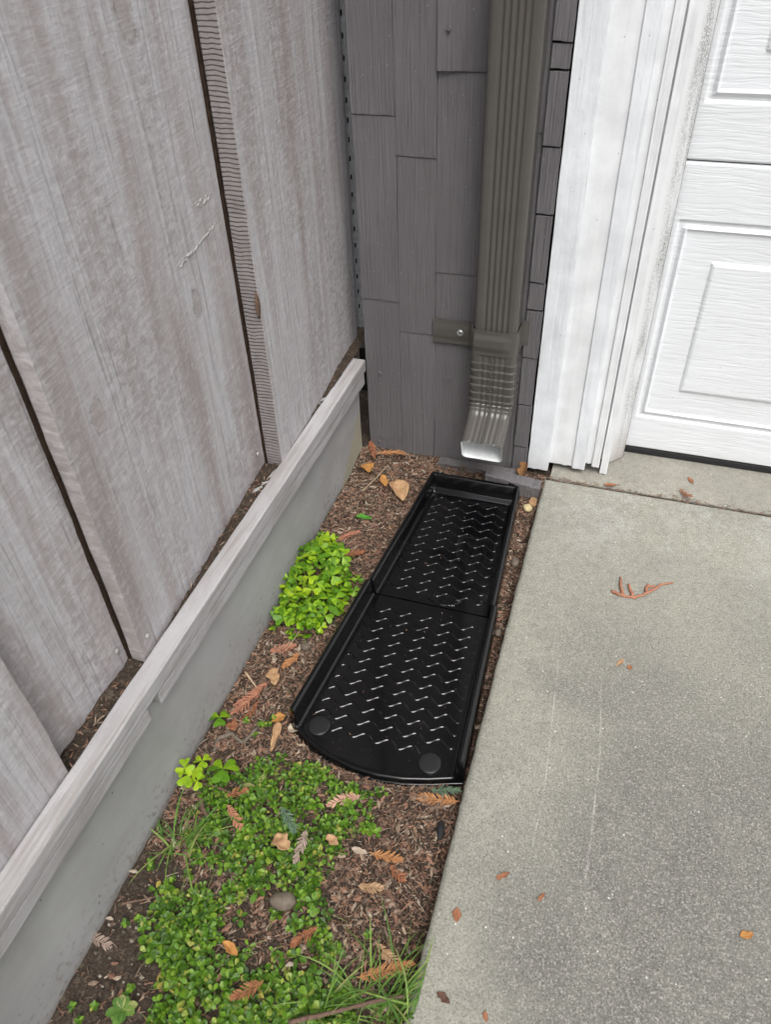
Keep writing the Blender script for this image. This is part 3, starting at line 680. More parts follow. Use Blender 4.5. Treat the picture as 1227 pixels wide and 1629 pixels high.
# elbow: profile swept along an arc towards the camera, with crimps on the bend
TH, RB, Z0, STR = R_(70), 0.060, 0.225, 0.058
def path(s):
    """s in metres from the top of the elbow (z = 0.372): returns point (y, z) and angle"""
    L0 = 0.372 - Z0; LA = RB*TH
    if s < L0: return CY, 0.372 - s, 0.0
    if s < L0 + LA:
        a = (s - L0)/RB; return CY - RB*(1 - math.cos(a)), Z0 - RB*math.sin(a), a
    e = s - L0 - LA; return CY - RB*(1 - math.cos(TH)) - e*math.sin(TH), Z0 - RB*math.sin(TH) - e*math.cos(TH), TH
LT = (0.372 - Z0) + RB*TH + STR
def ering(s, prof, scale=1.0, rise=0.0):
    y, z, a = path(s)
    out = []
    for px, py in prof:
        q = py*scale; x = px*scale
        # front of the profile (py<0) lies on the outside-up side
        out.append((CX + x*(1), y + q*math.cos(a) - 0, z - q*math.sin(a)))
    return out
pe = pipe_profile(0.0024, 0.0012); rings = []
ns = 190
CR = [0.062 + 0.0168*k for k in range(8)]
for k in range(ns + 1):
    s = LT*k/ns; sc = 1.0
    for i, c in enumerate(CR):
        d = s - c
        if 0 <= d < 0.0168 and i < 7: sc = 1.045 - 0.085*(d/0.0168)
        elif i == 7 and 0 <= d < 0.012: sc = 1.03 - 0.05*(d/0.012)
    if s > CR[7] + 0.012: sc = 0.98 - 0.03*(s - CR[7] - 0.012)/(LT - CR[7] - 0.012)
    rings.append(ering(s, pe, sc))
elbow = wobj('elbow', *loft(rings), 'pipe', spout, True)
pl = pipe_profile(0.0014, 0.0030, 0.0012); rl = []
for k in range(14):
    s = LT + 0.0006 - (k/13)*0.075; rl.append(ering(s, pl, 0.945 - 0.02*(k > 6)))
lip = ering(LT + 0.0006, pe, 0.951)
Vv, Ff = loft([lip] + rl); b0 = len(Vv) - len(pl); Vv.append(tuple(np.mean(np.array(Vv[b0:]), axis=0))); c = len(Vv) - 1
Ff += [(b0 + k, b0 + (k + 1) % len(pl), c) for k in range(len(pl))]
wobj('lining', Vv, Ff, 'lining', elbow, True)
# twisted lock seam down the front of the elbow
sv, sf = [], []
for k in range(46):
    s = 0.020 + (LT - 0.022)*k/45; y, z, a = path(s); q = -(PYB - PYF)/2 - 0.0030
    c = Vector((CX - 0.002 + 0.002*(s/LT) , y + q*math.cos(a), z - q*math.sin(a)))
    b, f = ball(0.0019, 0.7, 6, 4); n0 = len(sv); sv += [c + Vector(t) for t in b]; sf += [tuple(i + n0 for i in t) for t in f]
wobj('lock_seam', sv, sf, 'pipe', elbow, True)
# strap
strap = None
def strap_path():
    hw, hd = (PXR - PXL)/2 + 0.0032, (PYB - PYF)/2 + 0.0032; P = []
    P += [(-0.354, 1.3365), (-0.300, 1.3360), (-0.281, 1.3330), (-0.272, 1.320)]
    P += [(CX - hw - 0.0005, CY + 0.012), (CX - hw, CY - hd + 0.012)]
    for k in range(1, 6): a = math.pi + math.pi/2*k/6; P.append((CX - hw + 0.011 + 0.011*math.cos(a), CY - hd + 0.011 + 0.011*math.sin(a)))
    for k in range(9): P.append((CX - hw + 0.014 + (2*hw - 0.028)*k/8, CY - hd - 0.0012*math.sin(math.pi*k/8)))
    for k in range(1, 6): a = -math.pi/2 + math.pi/2*k/6; P.append((CX + hw - 0.011 + 0.011*math.cos(a), CY - hd + 0.011 + 0.011*math.sin(a)))
    P += [(CX + hw, CY), (CX + hw + 0.0005, CY + 0.02), (CX + hw + 0.004, 1.3345), (-0.165, 1.3355)]
    return P
SP = strap_path(); NB = 11
def strap_pt(i, v, back):
    x, y = SP[i]; a = SP[max(i - 1, 0)]; b = SP[min(i + 1, len(SP) - 1)]
    t = Vector((b[0] - a[0], b[1] - a[1])).normalized(); nn = Vector((t.y, -t.x))
    emb = 0.0026*(0.28 < v < 0.72)*(1 if (8 < i < 19 or 0 < i < 2) else 0)
    wide = 0.051 if i > 2 else 0.050
    z = 0.310 + wide*v + (0.018*sst(1, 5, i) if True else 0)
    off = (emb if not back else emb - 0.0012)
    return (x + nn.x*off, y + nn.y*off, z)
n_ = len(SP)
V = [strap_pt(i, j/(NB - 1), False) for j in range(NB) for i in range(n_)] + [strap_pt(i, j/(NB - 1), True) for j in range(NB) for i in range(n_)]
FA = [(j*n_ + i, j*n_ + i + 1, (j + 1)*n_ + i + 1, (j + 1)*n_ + i) for j in range(NB - 1) for i in range(n_ - 1)]; nn_ = NB*n_
F = FA + [tuple(reversed([k + nn_ for k in f])) for f in FA]
ring = [i for i in range(n_)] + [j*n_ + n_ - 1 for j in range(1, NB)] + [(NB - 1)*n_ + i for i in range(n_ - 2, -1, -1)] + [j*n_ for j in range(NB - 2, 0, -1)]
F += [(ring[k], ring[k - 1], ring[k - 1] + nn_, ring[k] + nn_) for k in range(len(ring))]
strap = wobj('strap', V, F, 'pipe', spout, True)
es = strap.modifiers.new('es', 'EDGE_SPLIT'); es.split_angle = R_(40)
disc_on((0, -1, 0), (-0.2985, 1.3347, 0.337), 0.0072, 0.0042, 'zinc', 'screw', strap, 18)
V, F = box(-0.3030, -0.2940, 1.3308, 1.3322, 0.3362, 0.3378); wobj('screw_slot', V, F, 'hole', strap)

# ------------------------------------------------------------------ splash block
block = empty('splash_block', (-0.24, 0.9, 0.0), 'glossy black plastic splash block with wavy ridges under the downspout', 'splash block')
def outL(y): return -0.363 + 0.0880*(y - 0.921)
def outR(y): return -0.124 - 0.0470*(y - 0.905)
HINGE = 0.9115; BACK = 1.256; RIMZ, FLZ = 0.046, 0.0115
def smooth_rim(d, wd=0.0185):
    """1 on the crown of the rounded rim, falling through the wall and a fillet to 0 at the floor"""
    k = wd/0.0185; d = d/k
    if d >= 0.0185: return 0.0
    if d <= 0.0112: z = 0.046 - 0.0062*(1 - math.sqrt(max(0, 1 - ((d - 0.0059)/0.0062)**2)))
    elif d <= 0.0130: z = 0.0427 + (0.0175 - 0.0427)*(d - 0.0112)/0.0018
    else:
        t = (d - 0.0130)/0.0055; z = 0.0115 + 0.006*(1 - math.sqrt(max(0, 1 - (1 - t)**2)))
    return (z - 0.0115)/(0.046 - 0.0115)
def edge_round(d, r=0.0035):
    return 0.0
    t = max(0.0, min(1.0, d/r)); return -(1 - math.sqrt(max(0, 1 - (1 - t)**2)))*r
DS = [0, 0.0003, 0.0009, 0.0018, 0.0030, 0.0044, 0.0059, 0.0074, 0.0088, 0.0099, 0.0106, 0.0112, 0.0121, 0.0130, 0.0133, 0.0138, 0.0146, 0.0156, 0.0168, 0.0185, 0.0205]
def col_x(xl, xr):
    m = 26; a = [xl + d for d in DS]; b = [xr - d for d in reversed(DS)]
    mid = [a[-1] + (b[0] - a[-1])*k/m for k in range(1, m)]
    return a + mid + b
def tray(name, ys, front_arc, back_wall, grow):
    """ys: y of each row counted from the hinge"""
    V, F = [], []; rows = len(ys)
    for j, y in enumerate(ys):
        xl, xr = outL(y) - grow, outR(y) + grow
        if back_wall:
            t = BACK - y; r = 0.016
            if t < r: ins = r - math.sqrt(max(0, r*r - (r - t)**2)); xl += ins; xr -= ins
        xs = col_x(xl, xr); nc = len(xs)
        row = []
        for x in xs:
            yy = y; d = min(x - xl, xr - x)
            if front_arc:
                v = (HINGE - y)/(HINGE - 0.60)     # 0 hinge .. 1 front
                yy = HINGE - v*(HINGE - front(x))
            side = smooth_rim(d)
            zz = FLZ
            if back_wall:
                side = max(side, smooth_rim(BACK - yy, 0.0185)); e = min(edge_round(d), edge_round(BACK - yy))
                # small inner ledge behind the back wall
                led = sst(0.030, 0.024, BACK - yy)*0.010
                z = zz + (RIMZ - zz)*side; z = max(z, zz + led) + (e if side > 0.9 else 0)
            else:
                df = yy - front(x)
                side *= sst(0.0035, 0.010, df)
                z = zz + (RIMZ + 0.002 - zz)*side + edge_round(d)*(side > 0.5)
                z -= 0.0075*(1 - sst(0, 0.006, df))
                z += 0.0012*sst(0.012, 0.008, df)*sst(0.0, 0.005, df)
            row.append((x, yy, z))
        row = [(row[0][0] - 0.0015, row[0][1], -0.006)] + row + [(row[-1][0] + 0.0015, row[-1][1], -0.006)]
        V += row
    nc = len(V)//rows
    for j in range(rows - 1):
        for i in range(nc - 1): F.append((j*nc + i, j*nc + i + 1, (j + 1)*nc + i + 1, (j + 1)*nc + i))
    # skirt along the far end row and the hinge row
    for jj in (0, rows - 1):
        b = len(V); V += [(V[jj*nc + i][0], V[jj*nc + i][1] + (0.0008 if (back_wall and jj) else -0.0002), -0.006) for i in range(nc)]
        F += [(jj*nc + i, jj*nc + i + 1, b + i + 1, b + i) for i in range(nc - 1)]
    o = wobj(name, V, F, 'black', block, True)
    e = o.modifiers.new('es', 'EDGE_SPLIT'); e.split_angle = R_(55)
    return o
def front(x):
    P = [(-0.404, 0.613), (-0.387, 0.601), (-0.354, 0.581), (-0.316, 0.566), (-0.271, 0.5575), (-0.231, 0.557), (-0.193, 0.562), (-0.156, 0.572), (-0.128, 0.582), (-0.098, 0.592)]
    x = min(max(x, P[0][0]), P[-1][0])
    for (a, b), (c, d) in zip(P, P[1:]):
        if a <= x <= c: return b + (d - b)*(x - a)/(c - a)
ysU = [HINGE + 0.0030] + [HINGE + 0.003 + (1.212 - HINGE)*k/18 for k in range(1, 19)] + [BACK - d for d in (0.036, 0.032, 0.030, 0.028, 0.026, 0.024, 0.021, 0.0185, 0.0168, 0.0156, 0.0146, 0.0138, 0.0133, 0.0130, 0.0121, 0.0112, 0.0106, 0.0099, 0.0088, 0.0074, 0.0059, 0.0044, 0.0030, 0.0018, 0.0009, 0.0003, 0.0)]
upper = tray('upper_tray', ysU, False, True, 0.0)
vs_ = [k/22 for k in range(20)] + [0.89, 0.91, 0.93, 0.945, 0.955, 0.962, 0.968, 0.974, 0.979, 0.984, 0.988, 0.992, 0.995, 0.998, 1.0]
lower = tray('lower_tray', [HINGE - v*(HINGE - 0.60) for v in vs_], True, False, 0.0042)
V, F = box(outL(HINGE) + 0.020, outR(HINGE) - 0.020, HINGE - 0.0005, HINGE + 0.0030, -0.004, 0.0050); wobj('hinge_gap', V, F, 'hole', block)
def ridge(y0, x0, xa, xb, par):
    n = int((xb - xa)/0.00115); V, F = [], []; prof = [(-0.0024, 0), (-0.0018, 0.00025), (-0.0012, 0.00069), (-0.0006, 0.00107), (0.0, 0.00121), (0.0006, 0.00107), (0.0012, 0.00069), (0.0018, 0.00025), (0.0024, 0)]
    for k in range(n + 1):
        x = xa + (xb - xa)*k/n; ph = 2*math.pi*(x - x0)/0.0385
        y = y0 + 0.0056*math.sin(ph); sl = 0.0056*2*math.pi/0.0385*math.cos(ph); q = math.sqrt(1 + sl*sl)
        tp = min(1, k/4, (n - k)/4)
        # curls up on to the side slope at the right
        up = 0.0
        for a, h in prof: V.append((x - a*sl/q, y + a/q, FLZ - 0.0001 + h*tp + up))
    m = len(prof)
    for k in range(n):
        for i in range(m - 1): F.append((k*m + i, k*m + i + 1, (k + 1)*m + i + 1, (k + 1)*m + i))
    return wobj('ridge', V, F, 'black', par, True)
for k in range(12):
    y = 0.6195 + 0.0236*k
    if y < HINGE - 0.008:
        xa, xb = outL(y) + 0.021, outR(y) - 0.019
        if k == 0: xa, xb = -0.329, -0.178
        ridge(y, -0.3195, xa, xb, lower)
for k in range(12):
    y = 1.2085 - 0.0241*k
    if y > HINGE + 0.008: ridge(y, -0.268, outL(y) + 0.021, outR(y) - 0.019, upper)
for cx, cy in ((-0.347, 0.6165), (-0.160, 0.603)):
    V, F = [], []; n = 36; rr = [(0.0175, -0.0003), (0.0175, 0.0022), (0.0168, 0.0030), (0.0155, 0.0032), (0.0140, 0.0034), (0.010, 0.0036), (0.003, 0.0037)]
    for r, h in rr:
        for k in range(n): t = 2*math.pi*k/n; V.append((cx + r*math.cos(t), cy + r*math.sin(t), FLZ + h))
    for j in range(len(rr) - 1):
        for k in range(n): F.append((j*n + k, j*n + (k + 1) % n, (j + 1)*n + (k + 1) % n, (j + 1)*n + k))
    F.append(tuple((len(rr) - 1)*n + k for k in range(n)))
    wobj('round_pad', V, F, 'pad', lower, True)
# film of water left in the upper tray
def m_water():
    g = G('water_film', 0.03, 0.5); g.b.inputs['Transmission Weight'].default_value = 1.0; g.b.inputs['IOR'].default_value = 1.33
    n = g.noise(g.geo(), 60, 2)
    return g.done((0.97, 0.98, 0.98), g.bump(n, 0.1, 0.001))
MAT['water'] = m_water()
V, F = [], []; n = 40; cx, cy = -0.222, 0.931
for r, h in ((1.0, 0.0000), (0.93, 0.0012), (0.8, 0.0017), (0.4, 0.0018)):
    for k in range(n):
        t = 2*math.pi*k/n; q = r*(1 + 0.22*nz(math.cos(t)*1.3, math.sin(t)*1.3, 2) + 0.1*nz(math.cos(t)*4, math.sin(t)*4, 5))
        V.append((cx + 0.030*q*math.cos(t), cy + 0.014*q*math.sin(t), FLZ + 0.0004 + h))
for j in range(3):
    for k in range(n): F.append((j*n + k, j*n + (k + 1) % n, (j + 1)*n + (k + 1) % n, (j + 1)*n + k))
F.append(tuple(3*n + k for k in range(n)))
o = wobj('water_puddle', V, F, 'water', None, True); tag(o, 'small clear puddle beside the hinge of the black splash block', 'puddle')

# ================================================================== LITTER (uncountable)
def inblock(x, y, g=0.0): return outL(y) - g < x < outR(y) + g and front(x) - g < y < BACK + g
def joined(name, V, F, mat, label, cat):
    me = bpy.data.meshes.new(name); me.from_pydata(V, [], F); me.update(); me.materials.append(MAT[mat])
    o = obj(name, me); o['kind'] = 'stuff'; o['label'] = label; o['category'] = cat; return o
def covermask(x, y):
    # patch of ground cover
    d = min((x + 0.485)/0.06, (0.548 - 0.25*max(0, -0.33 - x) - y)/0.03, 2)
    xr = -0.222 - 0.02*math.sin(y*22) if y > 0.36 else -0.222 + (0.36 - y)*0.70
    d = min(d, (xr - x)/0.035)
    if y < 0.36: d = min(d, (x - (-0.478 + max(0, 0.33 - y)*0.42))/0.03)
    return min(d, 0.70) + 1.0*nz(x, y, 3.3, 15) + 1.15*nz(x, y, 8, 40)
V, F = [], []
def chip(V, F, x, y, z, L, wd, th, a, tilt, roll, bend=0.0):
    d = Vector((math.cos(a)*math.cos(tilt), math.sin(a)*math.cos(tilt), math.sin(tilt)))
    s = Vector((-math.sin(a), math.cos(a), 0)); s = (s*math.cos(roll) + d.cross(s)*math.sin(roll)); u = d.cross(s)
    c = Vector((x, y, z)); k = len(V)
    for t, ww, bb in ((-0.5, 0.45, 0), (0.05, 1.0, bend), (0.5, 0.3, 0)):
        q = c + d*(L*t) + s*bb
        V += [tuple(q + s*wd*ww*0.5), tuple(q - s*wd*ww*0.5), tuple(q + u*th)]
    F += [(k, k + 1, k + 2), (k + 6, k + 8, k + 7)]
    for i in (0, 3):
        F += [(k + i, k + i + 3, k + i + 4, k + i + 1), (k + i + 1, k + i + 4, k + i + 5, k + i + 2), (k + i + 2, k + i + 5, k + i + 3, k + i)]
N = 0
while N < 30000:
    x, y = rng.uniform(-0.518, -0.096), rng.uniform(0.08, 1.335)
    if inblock(x, y, -0.004): continue
    bare = (x < -0.40 and y < 0.36 and x < -0.38 - (y - 0.1)*0.2)
    if bare and rng.random() > 0.10: continue
    cm = covermask(x, y)
    if cm > 0.2 and rng.random() > 0.45: continue
    L = rng.choice((0.003, 0.0045, 0.006, 0.008, 0.011, 0.015))*rng.uniform(0.7, 1.25); needle = rng.random() < 0.58
    wd = rng.uniform(0.0007, 0.0014) if needle else L*rng.uniform(0.2, 0.45)
    if not needle: L *= 0.75
    chip(V, F, x, y, soilz(x, y) + rng.uniform(0.0003, 0.005), L, wd, 0.0007 + wd*0.2, rng.uniform(0, 6.283), rng.gauss(0, 0.22), rng.gauss(0, 0.35), rng.gauss(0, 0.0008))
    N += 1
joined('bark_litter', V, F, 'litter', 'brown bark chips and dry needles covering the soil bed', 'mulch')
V, F = [], []
for k in range(500):
    y = rng.uniform(-0.1, 1.45); x = rng.uniform(-0.556, -0.531); zz = railprof(y) - 0.004 + 0.006*sst(1.1, 1.3, y)
    chip(V, F, x, y, zz, rng.uniform(0.003, 0.011), rng.uniform(0.001, 0.0025), 0.0008, rng.gauss(1.57, 0.9), rng.gauss(0, 0.3), rng.gauss(0, 0.4))
for k in range(260):
    x = -0.09 + 0.6*rng.random()**1.3; chip(V, F, x, 1.3165 + rng.gauss(0, 0.004), 0.0275 + rng.random()*0.004, rng.uniform(0.003, 0.010), rng.uniform(0.0008, 0.002), 0.0008, rng.gauss(0, 0.6), rng.gauss(0, 0.2), 0)
for k in range(34):
    y = rng.uniform(0.60, 1.22); x = rng.uniform(outL(y) + 0.025, outR(y) - 0.025); L = rng.choice((0.0015, 0.002, 0.003, 0.006))
    chip(V, F, x, y, FLZ + 0.0022, L, 0.0009 if L > 0.004 else L*0.6, 0.0006, rng.uniform(0, 6.28), 0, 0)
joined('gap_litter', V, F, 'litter', 'dry needle scraps caught behind the fence rail, in the slab joint and the tray', 'debris')
V, F = [], []
def stone(V, F, x, y, z, r):
    b, f = ball(1, 0.7, 7, 5); k = len(V); s = rng.random()*50
    ax, ay = rng.uniform(0.8, 1.3), rng.uniform(0.7, 1.1)
    V += [(x + r*v[0]*ax*(1 + .25*nz(v[0], v[1], s)), y + r*v[1]*ay*(1 + .25*nz(v[1], v[2], s)), z + r*v[2]) for v in b]; F += [tuple(i + k for i in t) for t in f]
N = 0
while N < 420:
    x, y = rng.uniform(-0.515, -0.10), rng.uniform(0.1, 1.32)
    if inblock(x, y, 0.003): continue
    if not (x > -0.125 or (x < -0.38 and y < 0.36) or rng.random() < 0.4): continue
    stone(V, F, x, y, soilz(x, y) + 0.002, rng.choice((0.0009, 0.0012, 0.0017, 0.0026))*rng.uniform(0.8, 1.3)); N += 1
for k in range(46):
    stone(V, F, rng.uniform(-0.09, 0.40), rng.uniform(0.28, 1.42), 0.0302, rng.uniform(0.0007, 0.0016))
joined('pebbles', V, F, 'stones', 'scattered tiny pebbles and grit on the soil and slab', 'gravel')

# ================================================================== PLANTS
def leafpts(L, wd, shape='obovate'):
    pts = []
    if shape == 'obovate':
        prof = [(0.0, 0.06), (0.3, 0.32), (0.55, 0.5), (0.78, 0.47), (0.93, 0.28), (1.0, 0.0)]
    for t, h in prof: pts.append((t*L, h*wd))
    return pts
def add_leaf(V, F, base, a, elev, L, wd, cup=0.25, roll=0.0):
    d = Vector((math.cos(a)*math.cos(elev), math.sin(a)*math.cos(elev), math.sin(elev)))
    s = Vector((-math.sin(a), math.cos(a), 0)); u = d.cross(s)*-1
    u = s.cross(d)*-1 if u.z < 0 else u
    if u.z < 0: u = -u
    s = s*math.cos(roll) + u*math.sin(roll)
    k = len(V); P = leafpts(L, wd)
    for t, h in P[:-1]:
        q = base + d*t - u*(0.35*t*t/L)*0.6
        V += [tuple(q + s*h + u*cup*h), tuple(q), tuple(q - s*h + u*cup*h)]
    V.append(tuple(base + d*L - u*0.21*L)); e = len(V) - 1
    n = len(P) - 1
    for i in range(n - 1):
        b = k + 3*i
        F += [(b, b + 3, b + 4, b + 1), (b + 1, b + 4, b + 5, b + 2)]
    b = k + 3*(n - 1); F += [(b, e, b + 1), (b + 1, e, b + 2)]
V, F = [], []; VS, FS = [], []
N = 0; tries = 0
while N < 1350 and tries < 90000:
    tries += 1
    x, y = rng.uniform(-0.50, -0.11), rng.uniform(0.08, 0.57)
    m = covermask(x, y)
    if m < 0.22 or inblock(x, y, 0.004): continue
    if m < 0.6 and rng.random() > 0.45: continue
    N += 1
    h = rng.uniform(0.006, 0.022)*min(1, 0.5 + m*0.5); top = Vector((x, y, soilz(x, y) + h))
    a0 = rng.uniform(0, 6.28); big = rng.choice((0.6, 0.8, 0.95, 1.1, 1.3))*rng.uniform(0.9, 1.1)*(1.15 if y < 0.3 else 1.0)
    for lev in range(3):
        for sd in range(2):
            if lev == 2 and rng.random() < 0.35: continue
            a = a0 + lev*1.57 + sd*3.14 + rng.gauss(0, 0.25)
            L = (0.0086 - 0.0016*lev)*big*rng.uniform(0.85, 1.15)
            add_leaf(V, F, top + Vector((0, 0, -0.004 + 0.003*lev)) + Vector((math.cos(a), math.sin(a), 0))*0.0015, a, rng.gauss(0.10 + 0.28*lev, 0.22), L, L*rng.uniform(0.62, 0.82), rng.uniform(0.1, 0.45), rng.gauss(0, 0.25))
    if rng.random() < 0.5:
        q = top + Vector((rng.gauss(0, 0.012), rng.gauss(0, 0.012), -h + 0.002)); chip(VS, FS, (top.x + q.x)/2, (top.y + q.y)/2, (top.z + q.z)/2, (top - q).length, 0.0009, 0.0007, math.atan2(q.y - top.y, q.x - top.x), math.asin(max(-1, min(1, (q.z - top.z)/max(1e-4, (top - q).length)))), 0)
for k in range(30):   # stray seedlings
    x, y = rng.choice(((-0.49, 0.15), (-0.44, 0.20), (-0.46, 0.27), (-0.25, 0.60), (-0.44, 0.60), (-0.50, 0.33), (-0.16, 0.35), (-0.36, 0.72))); x += rng.gauss(0, 0.012); y += rng.gauss(0, 0.015)
    if x < -0.512 or inblock(x, y, 0.008): continue
    top = Vector((x, y, soilz(x, y) + 0.008)); a0 = rng.random()*6
    for q in range(5): add_leaf(V, F, top, a0 + q*1.26, rng.gauss(0.25, 0.2), 0.0065, 0.0048)
joined('ground_cover', V, F, 'cover', 'low mat of small round bright green leaves on the soil', 'ground cover')
joined('cover_stems', VS, FS, 'stem', 'thin creeping stems under the green leaf mat', 'stems')

# clover: one leaf = three heart shaped leaflets on a stalk
def clover_mesh(name, mat, r=0.0105, fold=0.18, seed=0):
    V, F = [], []
    for q in range(3):
        a = q*2.0944 + 0.1*nz(seed, q); ca, sa = math.cos(a), math.sin(a)
        half = [(0.0005, 0.0), (0.22, 0.20), (0.46, 0.43), (0.68, 0.58), (0.88, 0.60), (1.02, 0.44), (1.01, 0.20), (0.86, 0.0)]
        mid = [(0.0, 0.0), (0.25, 0), (0.5, 0), (0.72, 0), (0.84, 0), (0.88, 0), (0.88, 0), (0.88, 0)]
        for sg in (1, -1):
            k = len(V)
            for (t, h), (tm, _) in zip(half, mid):
                for (tt, hh) in ((tm, 0.0), (t, h*sg)):
                    z = fold*abs(hh)*r - 0.22*tt*tt*r + 0.05*r*nz(tt*3, hh*3, q + seed)
                    V.append((r*(tt*ca - hh*sa), r*(tt*sa + hh*ca), z))
            for i in range(len(half) - 1):
                b = k + 2*i; f = (b, b + 2, b + 3, b + 1); F.append(f if sg < 0 else f[::-1])
    nl = len(F)
    tv, tf = tube([(0, 0, -0.0003), (0.001, 0.001, -0.012), (0.004, 0.002, -0.04)], [0.0005, 0.0006, 0.0007], 5)
    k = len(V); V += tv; F += [tuple(i + k for i in f) for f in tf]
    return mesh(name, V, F, [mat, 'stem'], True, [0]*nl + [1]*(len(F) - nl))
CL = [clover_mesh('clover_leaf', 'clover', 0.0128, 0.16, 1), clover_mesh('clover_leaf', 'clover', 0.0128, 0.34, 2), clover_mesh('clover_leaf', 'clover', 0.0128, 0.05, 3)]
CLL = [clover_mesh('clover_leaf', 'clover_lime', 0.0128, 0.16, 4), clover_mesh('clover_leaf', 'clover_lime', 0.0128, 0.3, 5)]
clump = empty('clover_clump', (-0.465, 0.90, 0.0), 'bushy bright green clover clump growing against the retaining wall', 'clover')
def put_leaf(par, x, y, z, sc, lime, tilt=0.2):
    o = obj('leaf', rng.choice(CLL if lime else CL), par); o.location = Vector((x, y, z)) - par.location
    o.rotation_euler = (rng.gauss(0.22, tilt), rng.gauss(0.12, tilt), rng.uniform(0, 6.28)); o.scale = (sc,)*3
poly = [(-0.502, 1.022), (-0.516, 0.97), (-0.512, 0.887), (-0.494, 0.795), (-0.458, 0.795), (-0.432, 0.797), (-0.398, 0.84), (-0.397, 0.912), (-0.429, 0.965), (-0.458, 1.0)]
def inpoly(x, y, P):
    c = False
    for i in range(len(P)):
        (x1, y1), (x2, y2) = P[i], P[i - 1]
        if (y1 > y) != (y2 > y) and x < (x2 - x1)*(y - y1)/(y2 - y1) + x1: c = not c
    return c
pts = []; tries = 0
while len(pts) < 104 and tries < 30000:
    tries += 1
    x, y = rng.uniform(-0.512, -0.395), rng.uniform(0.79, 1.03)
    if not inpoly(x, y, poly) or nz(x, y, 1.3, 30) < -0.5: continue
    if -0.455 < x and y < 0.845 and rng.random() < 0.75: continue
    if any((x - a)**2 + (y - b)**2 < 0.0106**2 for a, b in pts): continue
    pts.append((x, y))
    cx = math.hypot((x + 0.462)/0.06, (y - 0.915)/0.12)
    z = 0.022 + 0.036*max(0, 1 - cx*cx*0.75) + rng.gauss(0, 0.007)
    lime = (math.hypot(x + 0.470, y - 0.855) < 0.022) or (math.hypot(x + 0.478, y - 0.985) < 0.020) or rng.random() < 0.06
    put_leaf(clump, x, y, z, rng.choice((0.62, 0.8, 0.95, 1.1, 1.28))*rng.uniform(0.92, 1.08), lime)
for k in range(60):
    x, y = rng.choice(pts); put_leaf(clump, max(x + rng.gauss(0, .006), -0.51), y + rng.gauss(0, .006), rng.uniform(0.012, 0.03), rng.uniform(0.7, 1.0), False, 0.5)
for (x, y) in ((-0.392, 0.935), (-0.398, 0.870), (-0.418, 0.806), (-0.440, 0.782), (-0.500, 0.782), (-0.505, 1.035), (-0.478, 1.032), (-0.425, 0.985), (-0.388, 0.902), (-0.462, 0.776)):
    put_leaf(clump, x, y, rng.uniform(0.010, 0.024), rng.uniform(0.6, 1.15), rng.random() < 0.2, 0.35)
for (x, y, zz, sc, lime, lab) in ((-0.494, 0.468, 0.040, 1.55, True, 'large lime clover leaf cluster leaning on the retaining wall foot'), (-0.491, 0.499, 0.030, 1.05, True, 'small yellow green clover leaf beside the retaining wall'),
                                  (-0.453, 0.494, 0.034, 1.75, False, 'big flat three part clover leaf above the green mat'), (-0.506, 0.581, 0.020, 1.3, False, 'dark green clover leaf at the wall foot near the salmon sprig')):
    c = empty('clover_sprout', (x, y, 0), lab, 'clover')
    o = obj('leaf', CLL[0] if lime else CL[2], c); o.location = (0, 0, zz); o.scale = (sc,)*3; o.rotation_euler = (-0.15, 0.12, rng.uniform(0.3, 1.6))
    if sc == 1.55:
        for dx, dy, dz, s2 in ((0.016, -0.006, 0.0, 1.0), (-0.010, 0.006, 0.004, 1.1)):
            o = obj('leaf', CLL[1], c); o.location = (dx, dy, zz + dz); o.scale = (s2,)*3; o.rotation_euler = (-0.2, 0.3, rng.uniform(0, 6))
# grass tufts
def tuft(x, y, n, L0, label, spread=1.0, aim=None):
    V, F = [], []
    for k in range(n):
        a = rng.uniform(0, 6.28) if aim is None or rng.random() < 0.4 else rng.gauss(aim, 0.6)
        L = L0*rng.uniform(0.3, 1.1); el = rng.uniform(0.15, 1.2); wd = rng.uniform(0.0013, 0.0026)
        bx, by = x + rng.gauss(0, 0.006)*spread, y + rng.gauss(0, 0.006)*spread; q = Vector((bx, by, soilz(bx, by))); kk = len(V)
        st = 8; bd = rng.uniform(0.5, 2.2); cu = rng.gauss(0, 0.06)
        for i in range(st + 1):
            t = i/st; e = el - bd*t*t; a += cu
            s = Vector((-math.sin(a), math.cos(a), 0)); ww = wd*(1 - t**2.2)*0.5 + 0.0001
            up = Vector((0, 0, 0.0004))
            V += [tuple(q + s*ww), tuple(q - up), tuple(q - s*ww)]
            q = q + Vector((math.cos(a)*math.cos(e), math.sin(a)*math.cos(e), math.sin(e)))*(L/st)
            q.z = max(q.z, soilz(q.x, q.y) + 0.004); q.x = min(max(q.x, -0.514), -0.088)
            if q.x > -0.106: q.z = max(q.z, 0.036)
        for i in range(st):
            b = kk + 3*i; F += [(b, b + 3, b + 4, b + 1), (b + 1, b + 4, b + 5, b + 2)]
    c = empty('grass_tuft', (x, y, 0), label, 'grass tuft'); V = [(a - x, b - y, c_) for a, b, c_ in V]
    obj('blades', mesh('blades', V, F, 'grass', True), c)
tuft(-0.472, 0.385, 46, 0.105, 'splayed grass tuft beside the foot of the retaining wall', 2.2, 0.9)
tuft(-0.130, 0.275, 75, 0.11, 'loose grass tuft leaning over the slab edge at the bottom', 2.8, 1.2)
tuft(-0.205, 0.255, 34, 0.10, 'thin grass blades rising from the green mat near the brown stick', 1.5, 0.4)
